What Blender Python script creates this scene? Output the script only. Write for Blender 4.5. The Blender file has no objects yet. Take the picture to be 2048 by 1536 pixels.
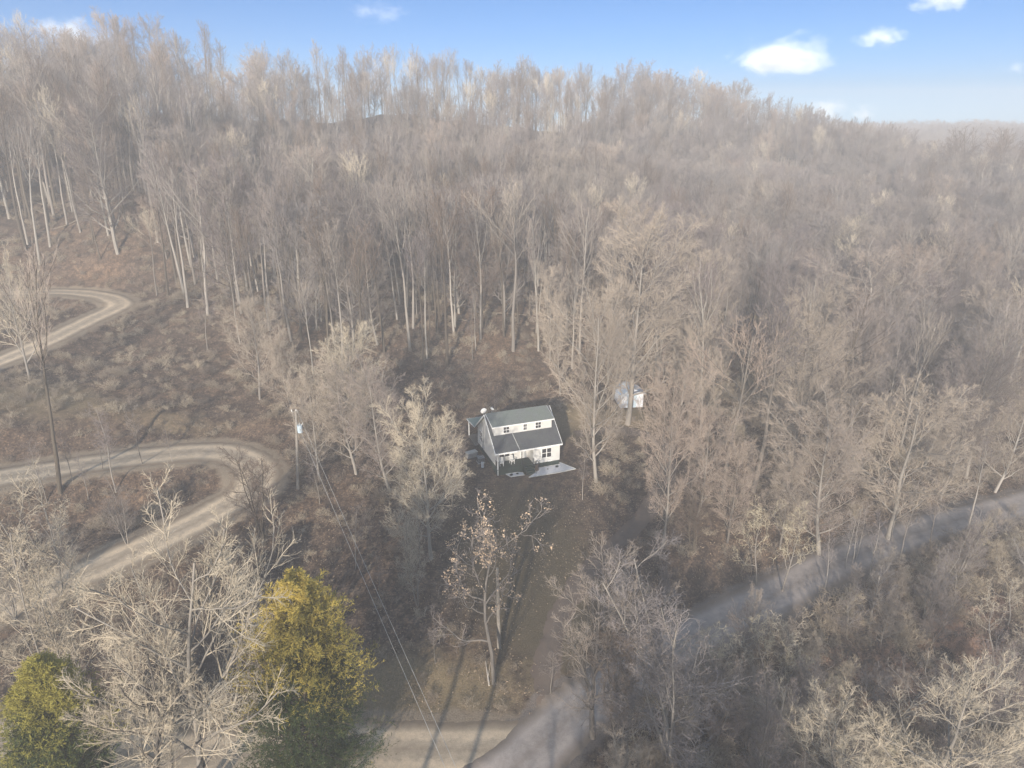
import bpy, math, random, mathutils
import numpy as np
R = math.radians
SC = bpy.context.scene; C = SC.collection
# ------------------------------------------------------------------ camera
cd = bpy.data.cameras.new('camera'); cam = bpy.data.objects.new('camera', cd); C.objects.link(cam)
cd.sensor_width = 36; cd.lens = 36*1365/2048; cd.clip_start = .5; cd.clip_end = 12000
cam.location = (0, 0, 42); cam.rotation_euler = (R(90-20.6), 0, 0); SC.camera = cam
# ------------------------------------------------------------------ sky, sun, exposure
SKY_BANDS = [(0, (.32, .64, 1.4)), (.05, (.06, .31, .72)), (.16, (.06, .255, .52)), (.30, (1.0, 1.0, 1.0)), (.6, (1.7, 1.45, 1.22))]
SUN_EL, SUN_AZ = 17, 192          # azimuth clockwise from +Y
w = bpy.data.worlds.new('World'); SC.world = w; w.use_nodes = True
nt = w.node_tree; bg = nt.nodes['Background']; sk = nt.nodes.new('ShaderNodeTexSky'); sk.sky_type = 'NISHITA'
sk.sun_disc = False; sk.sun_elevation = R(SUN_EL); sk.sun_rotation = R(SUN_AZ); sk.air_density = 1.0; sk.dust_density = .3; sk.ozone_density = 2.0
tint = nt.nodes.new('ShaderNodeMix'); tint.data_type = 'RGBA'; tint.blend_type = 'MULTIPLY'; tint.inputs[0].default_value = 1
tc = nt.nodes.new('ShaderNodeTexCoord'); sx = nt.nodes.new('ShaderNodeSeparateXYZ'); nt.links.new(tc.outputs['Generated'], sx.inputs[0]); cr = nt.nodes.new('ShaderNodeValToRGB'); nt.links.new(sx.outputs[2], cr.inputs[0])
for i_, (p_, c_) in enumerate(SKY_BANDS):      # deep blue tint low in the sky, added unseen brightening overhead for ambient light
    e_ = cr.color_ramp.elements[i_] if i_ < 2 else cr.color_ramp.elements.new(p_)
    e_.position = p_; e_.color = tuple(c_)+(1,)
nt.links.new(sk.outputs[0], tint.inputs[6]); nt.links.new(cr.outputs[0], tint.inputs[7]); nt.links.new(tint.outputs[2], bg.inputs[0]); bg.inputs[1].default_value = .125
sl = bpy.data.lights.new('sun', 'SUN'); sl.energy = 5.0; sl.angle = R(.6); sl.color = (1, .90, .775)
so = bpy.data.objects.new('sun', sl); C.objects.link(so)
sd = mathutils.Vector((math.sin(R(SUN_AZ))*math.cos(R(SUN_EL)), math.cos(R(SUN_AZ))*math.cos(R(SUN_EL)), math.sin(R(SUN_EL))))
so.rotation_euler = sd.to_track_quat('Z', 'Y').to_euler()
SC.view_settings.view_transform = 'Standard'; SC.view_settings.look = 'None'; SC.view_settings.exposure = .93; SC.view_settings.gamma = 1
SC.cycles.max_bounces = 4; SC.cycles.diffuse_bounces = 2; SC.cycles.glossy_bounces = 2; SC.cycles.transparent_max_bounces = 8; SC.cycles.volume_bounces = 0
SC.cycles.use_denoising = True; SC.cycles.denoiser = 'OPENIMAGEDENOISE'; SC.cycles.denoising_input_passes = 'RGB_ALBEDO_NORMAL'; SC.cycles.denoising_prefilter = 'ACCURATE'
HAZE_DENSITY = .0018
ANCH = [(-1.6,78.6,0.0),(7.8,79.9,0.0),(2.3,78.4,-0.0),(-5.7,88.1,0.1),(-2.6,81.1,0.0),(6.1,88.5,0.2),(1.2,91.9,0.2),(-4.7,91.7,0.3),(-1.4,67.8,-0.8),(7.1,65.5,-1.3),(-1.1,52.8,-2.4),(-6.4,59.1,-1.3),(13.8,73.1,-0.6),(19.1,85.0,0.3),(11.5,91.9,1.0),(18.3,97.2,1.6),(-6.9,40.7,-4.0),(-12.9,40.7,-4.0),(-3.0,42.5,-3.8),(-7.2,43.4,-3.2),(-16.2,46.5,-2.4),(-11.1,49.5,-2.4),(3.1,41.9,-4.2),(14.3,50.9,-4.2),(26.3,58.5,-4.0),(38.7,66.2,-3.8),(54.4,73.3,-3.6),(65.8,76.6,-3.4),(10.5,50.8,-3.6),(23.2,62.6,-2.6),(35.1,72.2,-2.2),(30.6,47.8,-6.5),(50.3,57.1,-6.0),(41.5,43.3,-7.5),(15.3,41.6,-5.5),(76.6,69.7,-5.5),(-44.8,54.9,0.0),(-38.8,60.5,0.8),(-33.4,68.2,1.6),(-28.8,75.5,2.2),(-45.4,77.0,3.4),(-58.9,69.8,4.6),(-64.1,62.6,5.5),(-45.9,71.0,0.6),(-54.3,65.7,0.5),(-28.1,62.2,-0.4),(-33.0,49.7,-2.6),(-40.6,41.2,-2.4),(-27.7,38.5,-3.8),(-23.0,72.3,1.9),(-21.4,81.2,2.2),(-18.6,87.5,2.2),(-30.7,91.8,5.0),(-38.7,84.0,3.8),(-48.9,85.0,6.3),(-58.1,78.5,7.0),(-74.9,94.7,10.0),(-72.8,109.9,11.2),(-69.0,122.2,12.0),(-76.9,125.2,12.9),(-93.4,122.4,14.0),(-80.9,119.1,11.4),(-57.3,103.1,9.0),(-91.7,99.1,15.0),(0.1,109.4,7.0),(-1.9,100.0,3.4),(-16.8,107.4,8.5),(-35.7,145.8,15.5),(-46.2,118.0,13.5),(-11.7,126.2,11.5),(-8.1,150.6,19.0),(-16.4,186.5,24.0),(-19.1,222.2,35.5),(-95.9,144.9,25.0),(-74.6,145.1,28.0),(-61.7,163.6,20.5),(29.9,144.9,7.0),(40.8,205.5,15.0),(58.9,305.6,27.0),(87.6,259.1,17.0),(35.6,123.1,2.6),(35.4,92.8,0.6),(84.1,125.0,2.0),(101.7,206.3,7.5),(158.3,251.1,9.0),(120.5,157.3,4.0),(48.1,87.7,-1.0),(80.0,97.5,-1.5),(-136,197,44),(-90,215,44),(-40,240,43.5),(0,258,43),(50,265,41.5),(70,262,36),(86,264,32),(104,266,27),(122,266,23),(140,265,20),(175,290,15),(160,235,17),(205,240,19),(-170,170,46),(-150,260,34),(0,330,32),(100,340,24),(220,350,16),(-250,250,40),(-260,120,38),(-250,0,20),(-100,20,4),(-60,10,-2),(0,10,-6),(60,10,-8),(120,20,-9),(200,60,-6),(140,100,-2),(200,150,6),(260,250,14),(0,-60,-4),(100,-60,-6),(-100,-60,4),(0,-150,22),(100,-150,20),(-120,-150,24),(0,-260,40),(200,-260,36),(-250,-260,40),(250,-60,4),(-500,0,30),(-700,-300,40),(-600,400,30),(-300,500,26),(0,600,26),(300,600,26),(500,500,28),(400,350,22),(600,650,30),(300,690,30),(0,700,30),(-400,700,40),(500,200,30),(450,0,20),(700,0,40),(700,400,30),(500,-300,40),(0,-600,50),(-600,-650,50),(600,-650,50),(-700,100,40),(-700,700,40)]
PATHS = {'road':[(-6.1,33.4,-4.6),(-0.9,37.9,-4.4),(4.4,43.1,-4.2),(9.3,47.1,-4.2),(14.6,51.2,-4.2),(26.3,58.5,-4.0),(38.5,65.7,-3.8),(54.0,72.8,-3.6),(65.8,76.6,-3.4),(84.0,82.9,-3.2),(106.7,88.5,-3.0)],'driveway_low':[(0.6,40.5,-4.3),(-6.9,40.3,-4.0),(-12.8,40.3,-4.0),(-20.4,39.5,-3.7),(-27.9,39.1,-3.2),(-39.3,39.3,-2.4),(-50.5,41.4,-1.6),(-57.6,45.0,-1.0),(-54.9,49.4,-0.6),(-48.1,52.6,-0.2),(-43.4,56.6,0.2),(-37.2,62.6,0.9),(-33.5,66.9,1.4),(-31.0,70.5,1.9),(-31.1,74.1,2.3),(-34.0,77.4,2.8),(-38.7,78.9,3.1),(-45.4,77.0,3.4),(-52.4,73.1,4.0),(-58.4,69.2,4.6),(-65.4,64.2,5.5)],'driveway_high':[(-80.6,83.7,9.0),(-74.9,94.7,10.0),(-72.5,102.6,10.8),(-71.7,112.3,11.4),(-70.9,120.3,12.0),(-75.8,124.0,12.8),(-83.9,124.6,13.4),(-92.2,120.8,14.0),(-103.8,113.5,15.0)],'drive_shed':[(3.6,44.2,-4.0),(3.2,48.6,-3.3),(5.3,55.6,-2.3),(10.1,63.0,-1.6),(15.7,70.1,-0.9),(20.2,78.7,-0.2),(20.9,87.4,0.3),(15.8,91.0,0.6),(9.1,89.9,0.5)]}
HEROES = [
    ('B', -22.3, 35.7, 27.0, 0.8, 'largest pale bare tree of the lower left, its wide crown hiding the lower loop'),
    ('C', -33.4, 40.3, 22.8, 0.8, 'pale upright bare tree at the left edge, beside the biggest crown'),
    ('B', -23.4, 32.8, 18.7, 0.9, 'low bare tree at the bottom left corner between the two evergreens'),
    ('X', -14.3, 36.4, 19.0, 1.0, 'tall yellow topped cedar by the bottom driveway'),
    ('Y', -30.5, 34.1, 13.8, 1.0, 'yellow green cedar at the lower left corner of the photo'),
    ('O', -1.6, 47.0, 15.9, 1.0, 'crooked bare oak holding clusters of tan leaves, on the lawn below the house'),
    ('B', 6.5, 41.6, 17.4, 1.0, 'twiggy bare tree at the road bend, right of the tan leaved oak'),
    ('C', 8.3, 40.7, 13.2, 0.8, 'dark stemmed leaning tree on the near bank of the paved road'),
    ('C', 12.7, 39.0, 20.1, 1.3, 'tall narrow many stemmed tree rising before the road, centre right of the bottom'),
    ('B', 31.3, 37.3, 15.1, 1.3, 'spreading pale limbed tree in the bottom right corner'),
    ('B', 24.4, 37.0, 11.8, 1.3, 'low spreading bare tree left of the bottom right corner tree'),
    ('C', 19.1, 38.1, 11.8, 0.9, 'thin greyish tree among brush at the bottom, right of the many stemmed one'),
    ('C', 40.7, 44.3, 14.3, 1.0, 'bare tree cut by the right edge above the corner tree'),
    ('C', -27.2, 63.8, 11.7, 1.2, 'small dark forked tree standing left of the utility pole'),
    ('F', -51.4, 68.3, 28.8, 0.75, 'tall ivy dark trunk standing in front of both dirt loops'),
    ('G', -20.5, 81.2, 17.7, 1.15, 'greyish round crown at the left of the wood edge, farthest behind the cream crown'),
    ('G', -19.4, 75.6, 16.3, 0.9, 'brownish crown directly above the utility pole wires'),
    ('G', -14.7, 72.4, 18.0, 0.95, 'bare crown right of the greyish round one, reaching the left of the house'),
    ('G', -8.6, 61.5, 19.4, 0.92, 'cream dome shaped tree just left of the white house'),
    ('C', -9.3, 55.2, 12.1, 0.7, 'slim dark trunk under the cream dome shaped tree'),
    ('G', 10.7, 76.8, 26.9, 0.8, 'tall twin limbed tree right of the house, in front of the white shed'),
    ('G', 17.2, 92.9, 33.1, 1.0, 'broad pale golden crown rising highest behind the white shed'),
    ('G', 15.8, 99.7, 19.1, 0.9, 'soft crown between the twin limbed tree and the golden crown'),
    ('G', 16.6, 64.1, 22.8, 0.66, 'rust tinged bare tree right of the house'),
    ('G', 31.6, 112.8, 23.0, 1.1, 'dark round crown right of the golden crown'),
    ('F', 25.7, 73.4, 23.9, 1.2, 'orange tinged tall tree, leftmost of the three at the right'),
    ('F', 30.2, 75.3, 24.6, 1.2, 'middle tree of the three tall ones at the right'),
    ('G', 36.7, 79.8, 24.1, 1.1, 'rightmost tree of the three tall ones at the right'),
    ('G', 58.5, 109.4, 24.7, 1.45, 'widest hazy dome crown at the right side'),
    ('G', 35.2, 66.3, 20.6, 1.1, 'tree with a pale leaning trunk, above the road at the right'),
    ('G', 44.6, 69.3, 20.5, 1.35, 'big spreading tree whose long limbs reach right, over the road'),
    ('F', 68.6, 90.2, 23.1, 1.0, 'grey tree at the right side, behind the tree with long limbs'),
    ('O', 28.6, 59.9, 10.9, 0.75, 'small crooked pale yellow tree by the road, right of a pair'),
    ('O', 26.1, 60.7, 9.8, 0.75, 'small crooked pale yellow tree by the road, left of a pair'),
    ('C', 19.7, 63.2, 9.2, 1.1, 'dark low forked tree on the yard edge above the road'),
    ('F', 0.2, 109.8, 28.8, 1.0, 'tallest straight forest trunk standing alone straight above the house'),
    ('F', -16.7, 106.8, 26.8, 0.9, 'straight forest trunk above and left of the house, at the wood edge'),
    ('F', -24.5, 111.6, 26.7, 0.9, 'grey trunk at the wood edge, second left of the lone tall trunk'),
    ('G', 7.6, 100.2, 15.3, 0.6, 'thin brushy tree at the clearing corner behind the house'),
    ('G', 23.0, 53.2, 6.1, 0.7, 'low bushy tree at the near edge of the road, middle stretch'),
    ('G', 36.5, 54.1, 7.2, 0.8, 'brushy tree on the low side of the road, right'),
    ('C', 15.6, 57.3, 5.2, 1.0, 'small bare tree at the yard side of the road middle'),
    ('G', 10.3, 53.8, 7.1, 0.6, 'pale bare crown right of the twiggy tree at the road bend'),
    ('F', 53.9, 69.6, 12.8, 1.0, 'thin trunked roadside tree where the road leaves at the right'),
    ('B', -67.1, 89.1, 19.3, 0.6, 'cream crowned tree by the upper dirt loop at the left edge'),
    ('G', -23.3, 73.3, 14.8, 0.9, 'low round crown just right of the utility pole'),
    ('G', -7.1, 71.0, 9.8, 0.8, 'small twiggy crown at the lower left corner of the house lawn'),
    ('G', 21.9, 69.8, 14.9, 0.9, 'round crown right of the rust tinged tree'),
    ('G', 24.3, 65.8, 13.9, 0.9, 'low crown between the rust tinged tree and the leftmost of the three tall trees'),
    ('G', 55.8, 78.0, 14.7, 1.0, 'round crown just behind the big spreading tree'),
    ('G', 64.2, 79.9, 17.3, 1.0, 'round crown cut near the right edge, above the road'),
    ('G', 30.8, 66.8, 12.8, 0.9, 'low crown under the middle of the three tall trees'),
    ('G', 51.1, 94.2, 19.4, 1.0, 'broad hazy crown left below the widest dome'),
    ('G', 50.3, 105.1, 20.1, 1.0, 'hazy crown between the three tall trees and the widest dome'),
    ('G', 77.2, 105.5, 20.2, 1.1, 'broad hazy crown right of the widest dome'),
    ('G', -36.1, 90.7, 15.3, 0.9, 'twiggy crown on the slope up left of the utility pole'),
    ('G', -29.9, 86.1, 13.9, 0.8, 'small crown on the slope straight above the utility pole'),
    ('G', 6.4, 109.3, 16.9, 0.9, 'soft crown on the slope above the right end of the house roof'),
    ('G', 27.1, 89.6, 16.3, 0.9, 'crown between the shed and the dark round crown'),
    ('C', -43.7, 57.2, 8.0, 1.1, 'small bare tree standing before the lower leg of the lower dirt loop, at its left'),
    ('C', -40.8, 61.8, 7.8, 1.1, 'small bare tree standing before the lower leg of the lower dirt loop, at its middle'),
    ('C', -45.5, 50.9, 8.1, 1.2, 'small bare tree where the lower dirt loop meets the left edge'),
]
SAPS = [(-50.7, 69.8, 6.4), (-48.9, 72.7, 6.5), (-46.4, 70.4, 11.7), (-45.2, 74.7, 9.2), (-42.0, 75.7, 5.1), (-52.2, 67.1, 8.1), (-48.8, 68.9, 6.4), (-22.4, 69.5, 7.1), (-36.7, 103.0, 8.1), (-6.5, 106.9, 10.1), (-48.2, 103.0, 11.2), (-43.5, 104.5, 15.1), (8.6, 72.9, 6.8), (37.0, 63.6, 7.6), (37.9, 64.0, 8.0), (38.9, 65.3, 7.8), (33.2, 60.2, 8.0), (3.3, 45.8, 4.9), (-26.9, 82.3, 8.5), (29.3, 84.6, 8.8), (39.2, 62.6, 8.2), (43.9, 65.3, 10.2), (49.0, 68.2, 9.2), (24.2, 52.3, 5.2), (-2.6, 94.0, 5.6), (-16.3, 59.7, 7.7), (-13.1, 55.9, 5.8), (-6.9, 48.7, 5.5)]
def tps_fit(A, c=9.0, lam=0.6):
    A = np.array(A, float); X = A[:, :2]; n = len(A)
    K = np.sqrt(((X[:, None] - X[None]) ** 2).sum(-1) + c*c)
    Pm = np.c_[np.ones(n), X]
    M = np.zeros((n+3, n+3)); M[:n, :n] = K - lam*np.eye(n); M[:n, n:] = Pm; M[n:, :n] = Pm.T
    w = np.linalg.solve(M, np.r_[A[:, 2], 0, 0, 0])
    def f(x, y):
        x = np.asarray(x, float); y = np.asarray(y, float); out = np.zeros(x.shape)
        for (ax, ay), wi in zip(X, w[:n]): out += wi*np.sqrt((x-ax)**2+(y-ay)**2+c*c)
        return out + w[n] + w[n+1]*x + w[n+2]*y
    return f
def dense(pts, step=0.5):
    P = np.array(pts, float); Pe = np.vstack([2*P[0]-P[1], P, 2*P[-1]-P[-2]]); out = []
    for i in range(1, len(Pe)-2):
        p0, p1, p2, p3 = Pe[i-1:i+3]; k = max(2, int(np.linalg.norm(p2-p1)/step)); t = np.arange(k)[:, None]/k
        out.append(.5*((2*p1)+(-p0+p2)*t+(2*p0-5*p1+4*p2-p3)*t*t+(-p0+3*p1-3*p2+p3)*t**3))
    return np.vstack(out+[P[-1:]])
_f = tps_fit(ANCH)
PW = {'road': 6.1, 'driveway_low': 6.2, 'driveway_high': 5.8, 'drive_shed': 2.6}
PD = {k: dense(v) for k, v in PATHS.items()}
def pathdist(x, y, keys=None):
    d = np.full(x.shape, 1e9); z = np.zeros(x.shape)
    for k in (keys or PD):
        for a in PD[k][::2]:
            e = np.sqrt((x-a[0])**2+(y-a[1])**2) - PW[k]/2; m = e < d; d = np.where(m, e, d); z = np.where(m, a[2], z)
    return d, z
def bumps(x, y):
    b = np.zeros(x.shape); r = np.random.RandomState(5)
    for wl, am in ((60, .5), (33, .35), (17, .22), (9, .13), (5, .08)):
        for j in range(4):
            a = r.uniform(0, 6.283); p = r.uniform(0, 6.283); k = 6.283/(wl*r.uniform(.8, 1.3)); b += am*.5*np.sin(k*(x*np.cos(a)+y*np.sin(a))+p)
    return b
def terrain(x, y):
    x = np.asarray(x, float); y = np.asarray(y, float)
    z = _f(x, y); dh = np.sqrt((x-2)**2+(y-80)**2)
    z = z + bumps(x, y)*np.clip((dh-9)/15, 0, 1)*(.5+np.clip(dh/150, 0, 1.5))
    z = np.where(dh < 30, z + (0-z)*np.clip((8.5-np.sqrt((x-1)**2+(y-83.5)**2))/3, 0, 1), z)
    near = (x > -130) & (x < 110) & (y > 10) & (y < 150)
    if near.any():
        d, pz = pathdist(x[near], y[near]); t = np.clip(d/4.5, 0, 1); t = t*t*(3-2*t)
        z[near] = pz*(1-t)+z[near]*t
    return z
# ------------------------------------------------------------------ helpers
def link(o, parent=None):
    C.objects.link(o)
    if parent: o.parent = parent
    return o
def tag(o, label=None, cat=None, group=None, kind=None):
    for k, v in (('label', label), ('category', cat), ('group', group), ('kind', kind)):
        if v: o[k] = v
    return o
def empty(name, loc, rz=0, label=None, cat=None, group=None):
    o = bpy.data.objects.new(name, None); o.empty_display_size = .3; o.location = loc; o.rotation_euler = (0, 0, rz); link(o)
    return tag(o, label, cat, group)
def npmesh(name, V, F4, smooth=False, attrs=None):
    """V (n,3); F4 (m,k) quads or tris"""
    me = bpy.data.meshes.new(name); V = np.asarray(V, np.float32); F = np.asarray(F4, np.int32); k = F.shape[1]
    me.vertices.add(len(V)); me.vertices.foreach_set('co', V.ravel())
    me.loops.add(F.size); me.loops.foreach_set('vertex_index', F.ravel())
    me.polygons.add(len(F)); me.polygons.foreach_set('loop_start', np.arange(0, F.size, k, dtype=np.int32))
    try: me.polygons.foreach_set('loop_total', np.full(len(F), k, np.int32))
    except Exception: pass
    me.polygons.foreach_set('use_smooth', np.full(len(F), smooth, bool))
    for an, (typ, data) in (attrs or {}).items():
        a = me.attributes.new(an, typ, 'POINT'); a.data.foreach_set('vector' if typ == 'FLOAT_VECTOR' else 'value', np.asarray(data).ravel())
    me.update(calc_edges=True); me.validate(); return me
# ---- materials
def mat(name, rough=.9, spec=.2):
    m = bpy.data.materials.new(name); m.use_nodes = True; b = m.node_tree.nodes['Principled BSDF']
    b.inputs['Roughness'].default_value = rough; b.inputs['Specular IOR Level'].default_value = spec; return m, m.node_tree, b
def N(nt, typ, **kw):
    n = nt.nodes.new(typ)
    for k, v in kw.items():
        if k in n.inputs: n.inputs[k].default_value = v
        else: setattr(n, k, v)
    return n
def ramp(nt, fac, stops):
    r = nt.nodes.new('ShaderNodeValToRGB'); e = r.color_ramp.elements
    while len(e) > 2: e.remove(e[-1])
    for i, (p, c) in enumerate(stops):
        if i >= 2: e.new(p)
        e[i].position = p; e[i].color = tuple(c)+(1,)
    nt.links.new(fac, r.inputs[0]); return r.outputs[0]
def mix(nt, fac, a, b, mode='MIX'):
    m = nt.nodes.new('ShaderNodeMix'); m.data_type = 'RGBA'; m.blend_type = mode
    for s, v in ((m.inputs[0], fac), (m.inputs[6], a), (m.inputs[7], b)):
        if isinstance(v, (int, float)): s.default_value = v
        elif isinstance(v, tuple): s.default_value = v+(1,)
        else: nt.links.new(v, s)
    return m.outputs[2]
def noise(nt, scale, detail=4, co=None, rough=.6):
    n = N(nt, 'ShaderNodeTexNoise', Scale=scale, Detail=detail, Roughness=rough)
    if co is not None: nt.links.new(co, n.inputs['Vector'])
    return n.outputs[0]
def coord(nt, kind='Object'): return nt.nodes.new('ShaderNodeTexCoord').outputs[kind]
def bump(nt, b, h, dist=.05, strength=1):
    n = N(nt, 'ShaderNodeBump', Strength=strength, Distance=dist); nt.links.new(h, n.inputs['Height']); nt.links.new(n.outputs[0], b.inputs['Normal'])
def simple(name, c1, c2, scale=2, rough=.9, spec=.2, bmp=0, detail=5, metal=0):
    m, nt, b = mat(name, rough, spec); co = coord(nt); n = noise(nt, scale, detail, co)
    nt.links.new(ramp(nt, n, [(.3, c1), (.7, c2)]), b.inputs['Base Color']); b.inputs['Metallic'].default_value = metal
    if bmp: bump(nt, b, n, bmp)
    return m
def bark(name, stops, twig=False):
    m, nt, b = mat(name, .85, .15); oi = nt.nodes.new('ShaderNodeObjectInfo'); co = coord(nt)
    base = ramp(nt, oi.outputs['Random'], stops)
    n = noise(nt, 1.2 if twig else 2.5, 4, co)
    v = ramp(nt, n, [(.3, (.62, .62, .62)), (.72, (1.25, 1.22, 1.18))])
    nt.links.new(mix(nt, 1.0, base, v, 'MULTIPLY'), b.inputs['Base Color']); return m
M_TWIG = bark('twig_bark', [(0, (.19, .16, .155)), (.2, (.27, .235, .215)), (.4, (.165, .14, .132)), (.6, (.33, .285, .24)), (.8, (.21, .175, .172)), (1, (.25, .23, .22))], True)
M_BARK = bark('trunk_bark', [(0, (.20, .18, .16)), (.4, (.33, .305, .27)), (.7, (.15, .132, .115)), (1, (.40, .37, .33))])
M_PBARK = bark('pale_smooth_bark', [(0, (.32, .30, .265)), (1, (.37, .345, .305))])
M_LTWIG = bark('light_twig_bark', [(0, (.34, .285, .235)), (.5, (.42, .355, .285)), (1, (.33, .275, .24))], True)
M_DTWIG = bark('dark_twig_bark', [(0, (.15, .115, .09)), (1, (.20, .15, .12))], True)
M_DBARK = bark('dark_trunk_bark', [(0, (.085, .07, .055)), (1, (.13, .11, .085))])
M_PTWIG = bark('pale_twig_bark', [(0, (.47, .41, .29)), (1, (.52, .46, .33))], True)
M_RTWIG = bark('rusty_twig_bark', [(0, (.36, .28, .23)), (1, (.38, .31, .255))], True)
M_GTWIG = bark('golden_twig_bark', [(0, (.52, .45, .345)), (1, (.55, .48, .37))], True)
M_BTWIG = bark('brush_bark', [(0, (.26, .215, .165)), (.3, (.46, .39, .29)), (.6, (.24, .195, .155)), (1, (.40, .335, .25))], True)
# ------------------------------------------------------------------ tree growing (vectorised)
UP = np.array([0, 0, 1.])
def nrm(v): return v/np.maximum(np.linalg.norm(v, axis=-1, keepdims=True), 1e-9)
def extend(rs, S, D, L, Rad, nseg, wob, up, tip):
    n = len(S); P = np.zeros((n, nseg+1, 3)); P[:, 0] = S; d = nrm(D); T = [d]
    for i in range(nseg):
        d = nrm(d + wob*rs.normal(size=(n, 3)) + up*UP); P[:, i+1] = P[:, i]+d*(L/nseg)[:, None]; T.append(d)
    t = np.linspace(0, 1, nseg+1)[None]; RR = Rad[:, None]*(1-(1-tip)*t**.9); return P, RR, L
def kids(rs, par, k, t0, t1, a0, a1, lr, rr, shape, minl=.15, flat=0):
    P, RR, L = par; n, s = P.shape[:2]; s -= 1
    t = t0+(t1-t0)*(np.arange(k)[None]+rs.rand(n, k))/k; f = np.clip(t*s, 0, s-1e-3); i = f.astype(int); u = (f-i)[..., None]
    rows = np.arange(n)[:, None]; a, b = P[rows, i], P[rows, i+1]; S = a*(1-u)+b*u; T = nrm(b-a)
    R0 = RR[rows, i]*(1-u[..., 0])+RR[rows, i+1]*u[..., 0]
    az = rs.rand(n, 1)*6.28+np.arange(k)[None]*2.4+rs.normal(size=(n, k))*.4
    ref = np.where(np.abs(T[..., 2:3]) > .9, np.array([1., 0, 0]), UP); e1 = nrm(np.cross(T, ref)); e2 = np.cross(T, e1)
    perp = np.cos(az)[..., None]*e1+np.sin(az)[..., None]*e2
    if flat: perp[..., 2] *= flat; perp = nrm(perp)
    an = np.radians(rs.uniform(a0, a1, (n, k)))[..., None]; D = np.cos(an)*T+np.sin(an)*perp
    LL = np.maximum(L[:, None]*lr*shape(t)*rs.uniform(.7, 1.25, (n, k)), minl); RR2 = np.minimum(R0*rr, R0*.95)
    q = lambda A: A.reshape((-1,)+A.shape[2:]); return q(S), q(D), q(LL), q(RR2)
def tubes(par, sides):
    P, RR, L = par; n, s = P.shape[:2]
    T = np.empty_like(P); T[:, 1:-1] = P[:, 2:]-P[:, :-2]; T[:, 0] = P[:, 1]-P[:, 0]; T[:, -1] = P[:, -1]-P[:, -2]; T = nrm(T)
    ref = np.where(np.abs(T[:, :1, 2:3]) > .85, np.array([1., 0, 0]), UP); e1 = nrm(np.cross(T, ref)); e2 = np.cross(T, e1)
    a = np.arange(sides)*2*np.pi/sides; V = P[:, :, None]+RR[:, :, None, None]*(np.cos(a)[:, None]*e1[:, :, None]+np.sin(a)[:, None]*e2[:, :, None])
    base = np.arange(n)[:, None, None]*s*sides+np.arange(s-1)[None, :, None]*sides; j = np.arange(sides)[None, None]; j2 = (j+1) % sides
    F = np.stack([base+j, base+j2, base+sides+j2, base+sides+j], -1).reshape(-1, 4); return V.reshape(-1, 3), F
def join(parts):
    V, F, o = [], [], 0
    for v, f in parts: V.append(v); F.append(f+o); o += len(v)
    return np.vstack(V), np.vstack(F)
def clampR(p, lo):
    return p[0], np.maximum(p[1], lo), p[2]
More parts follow.
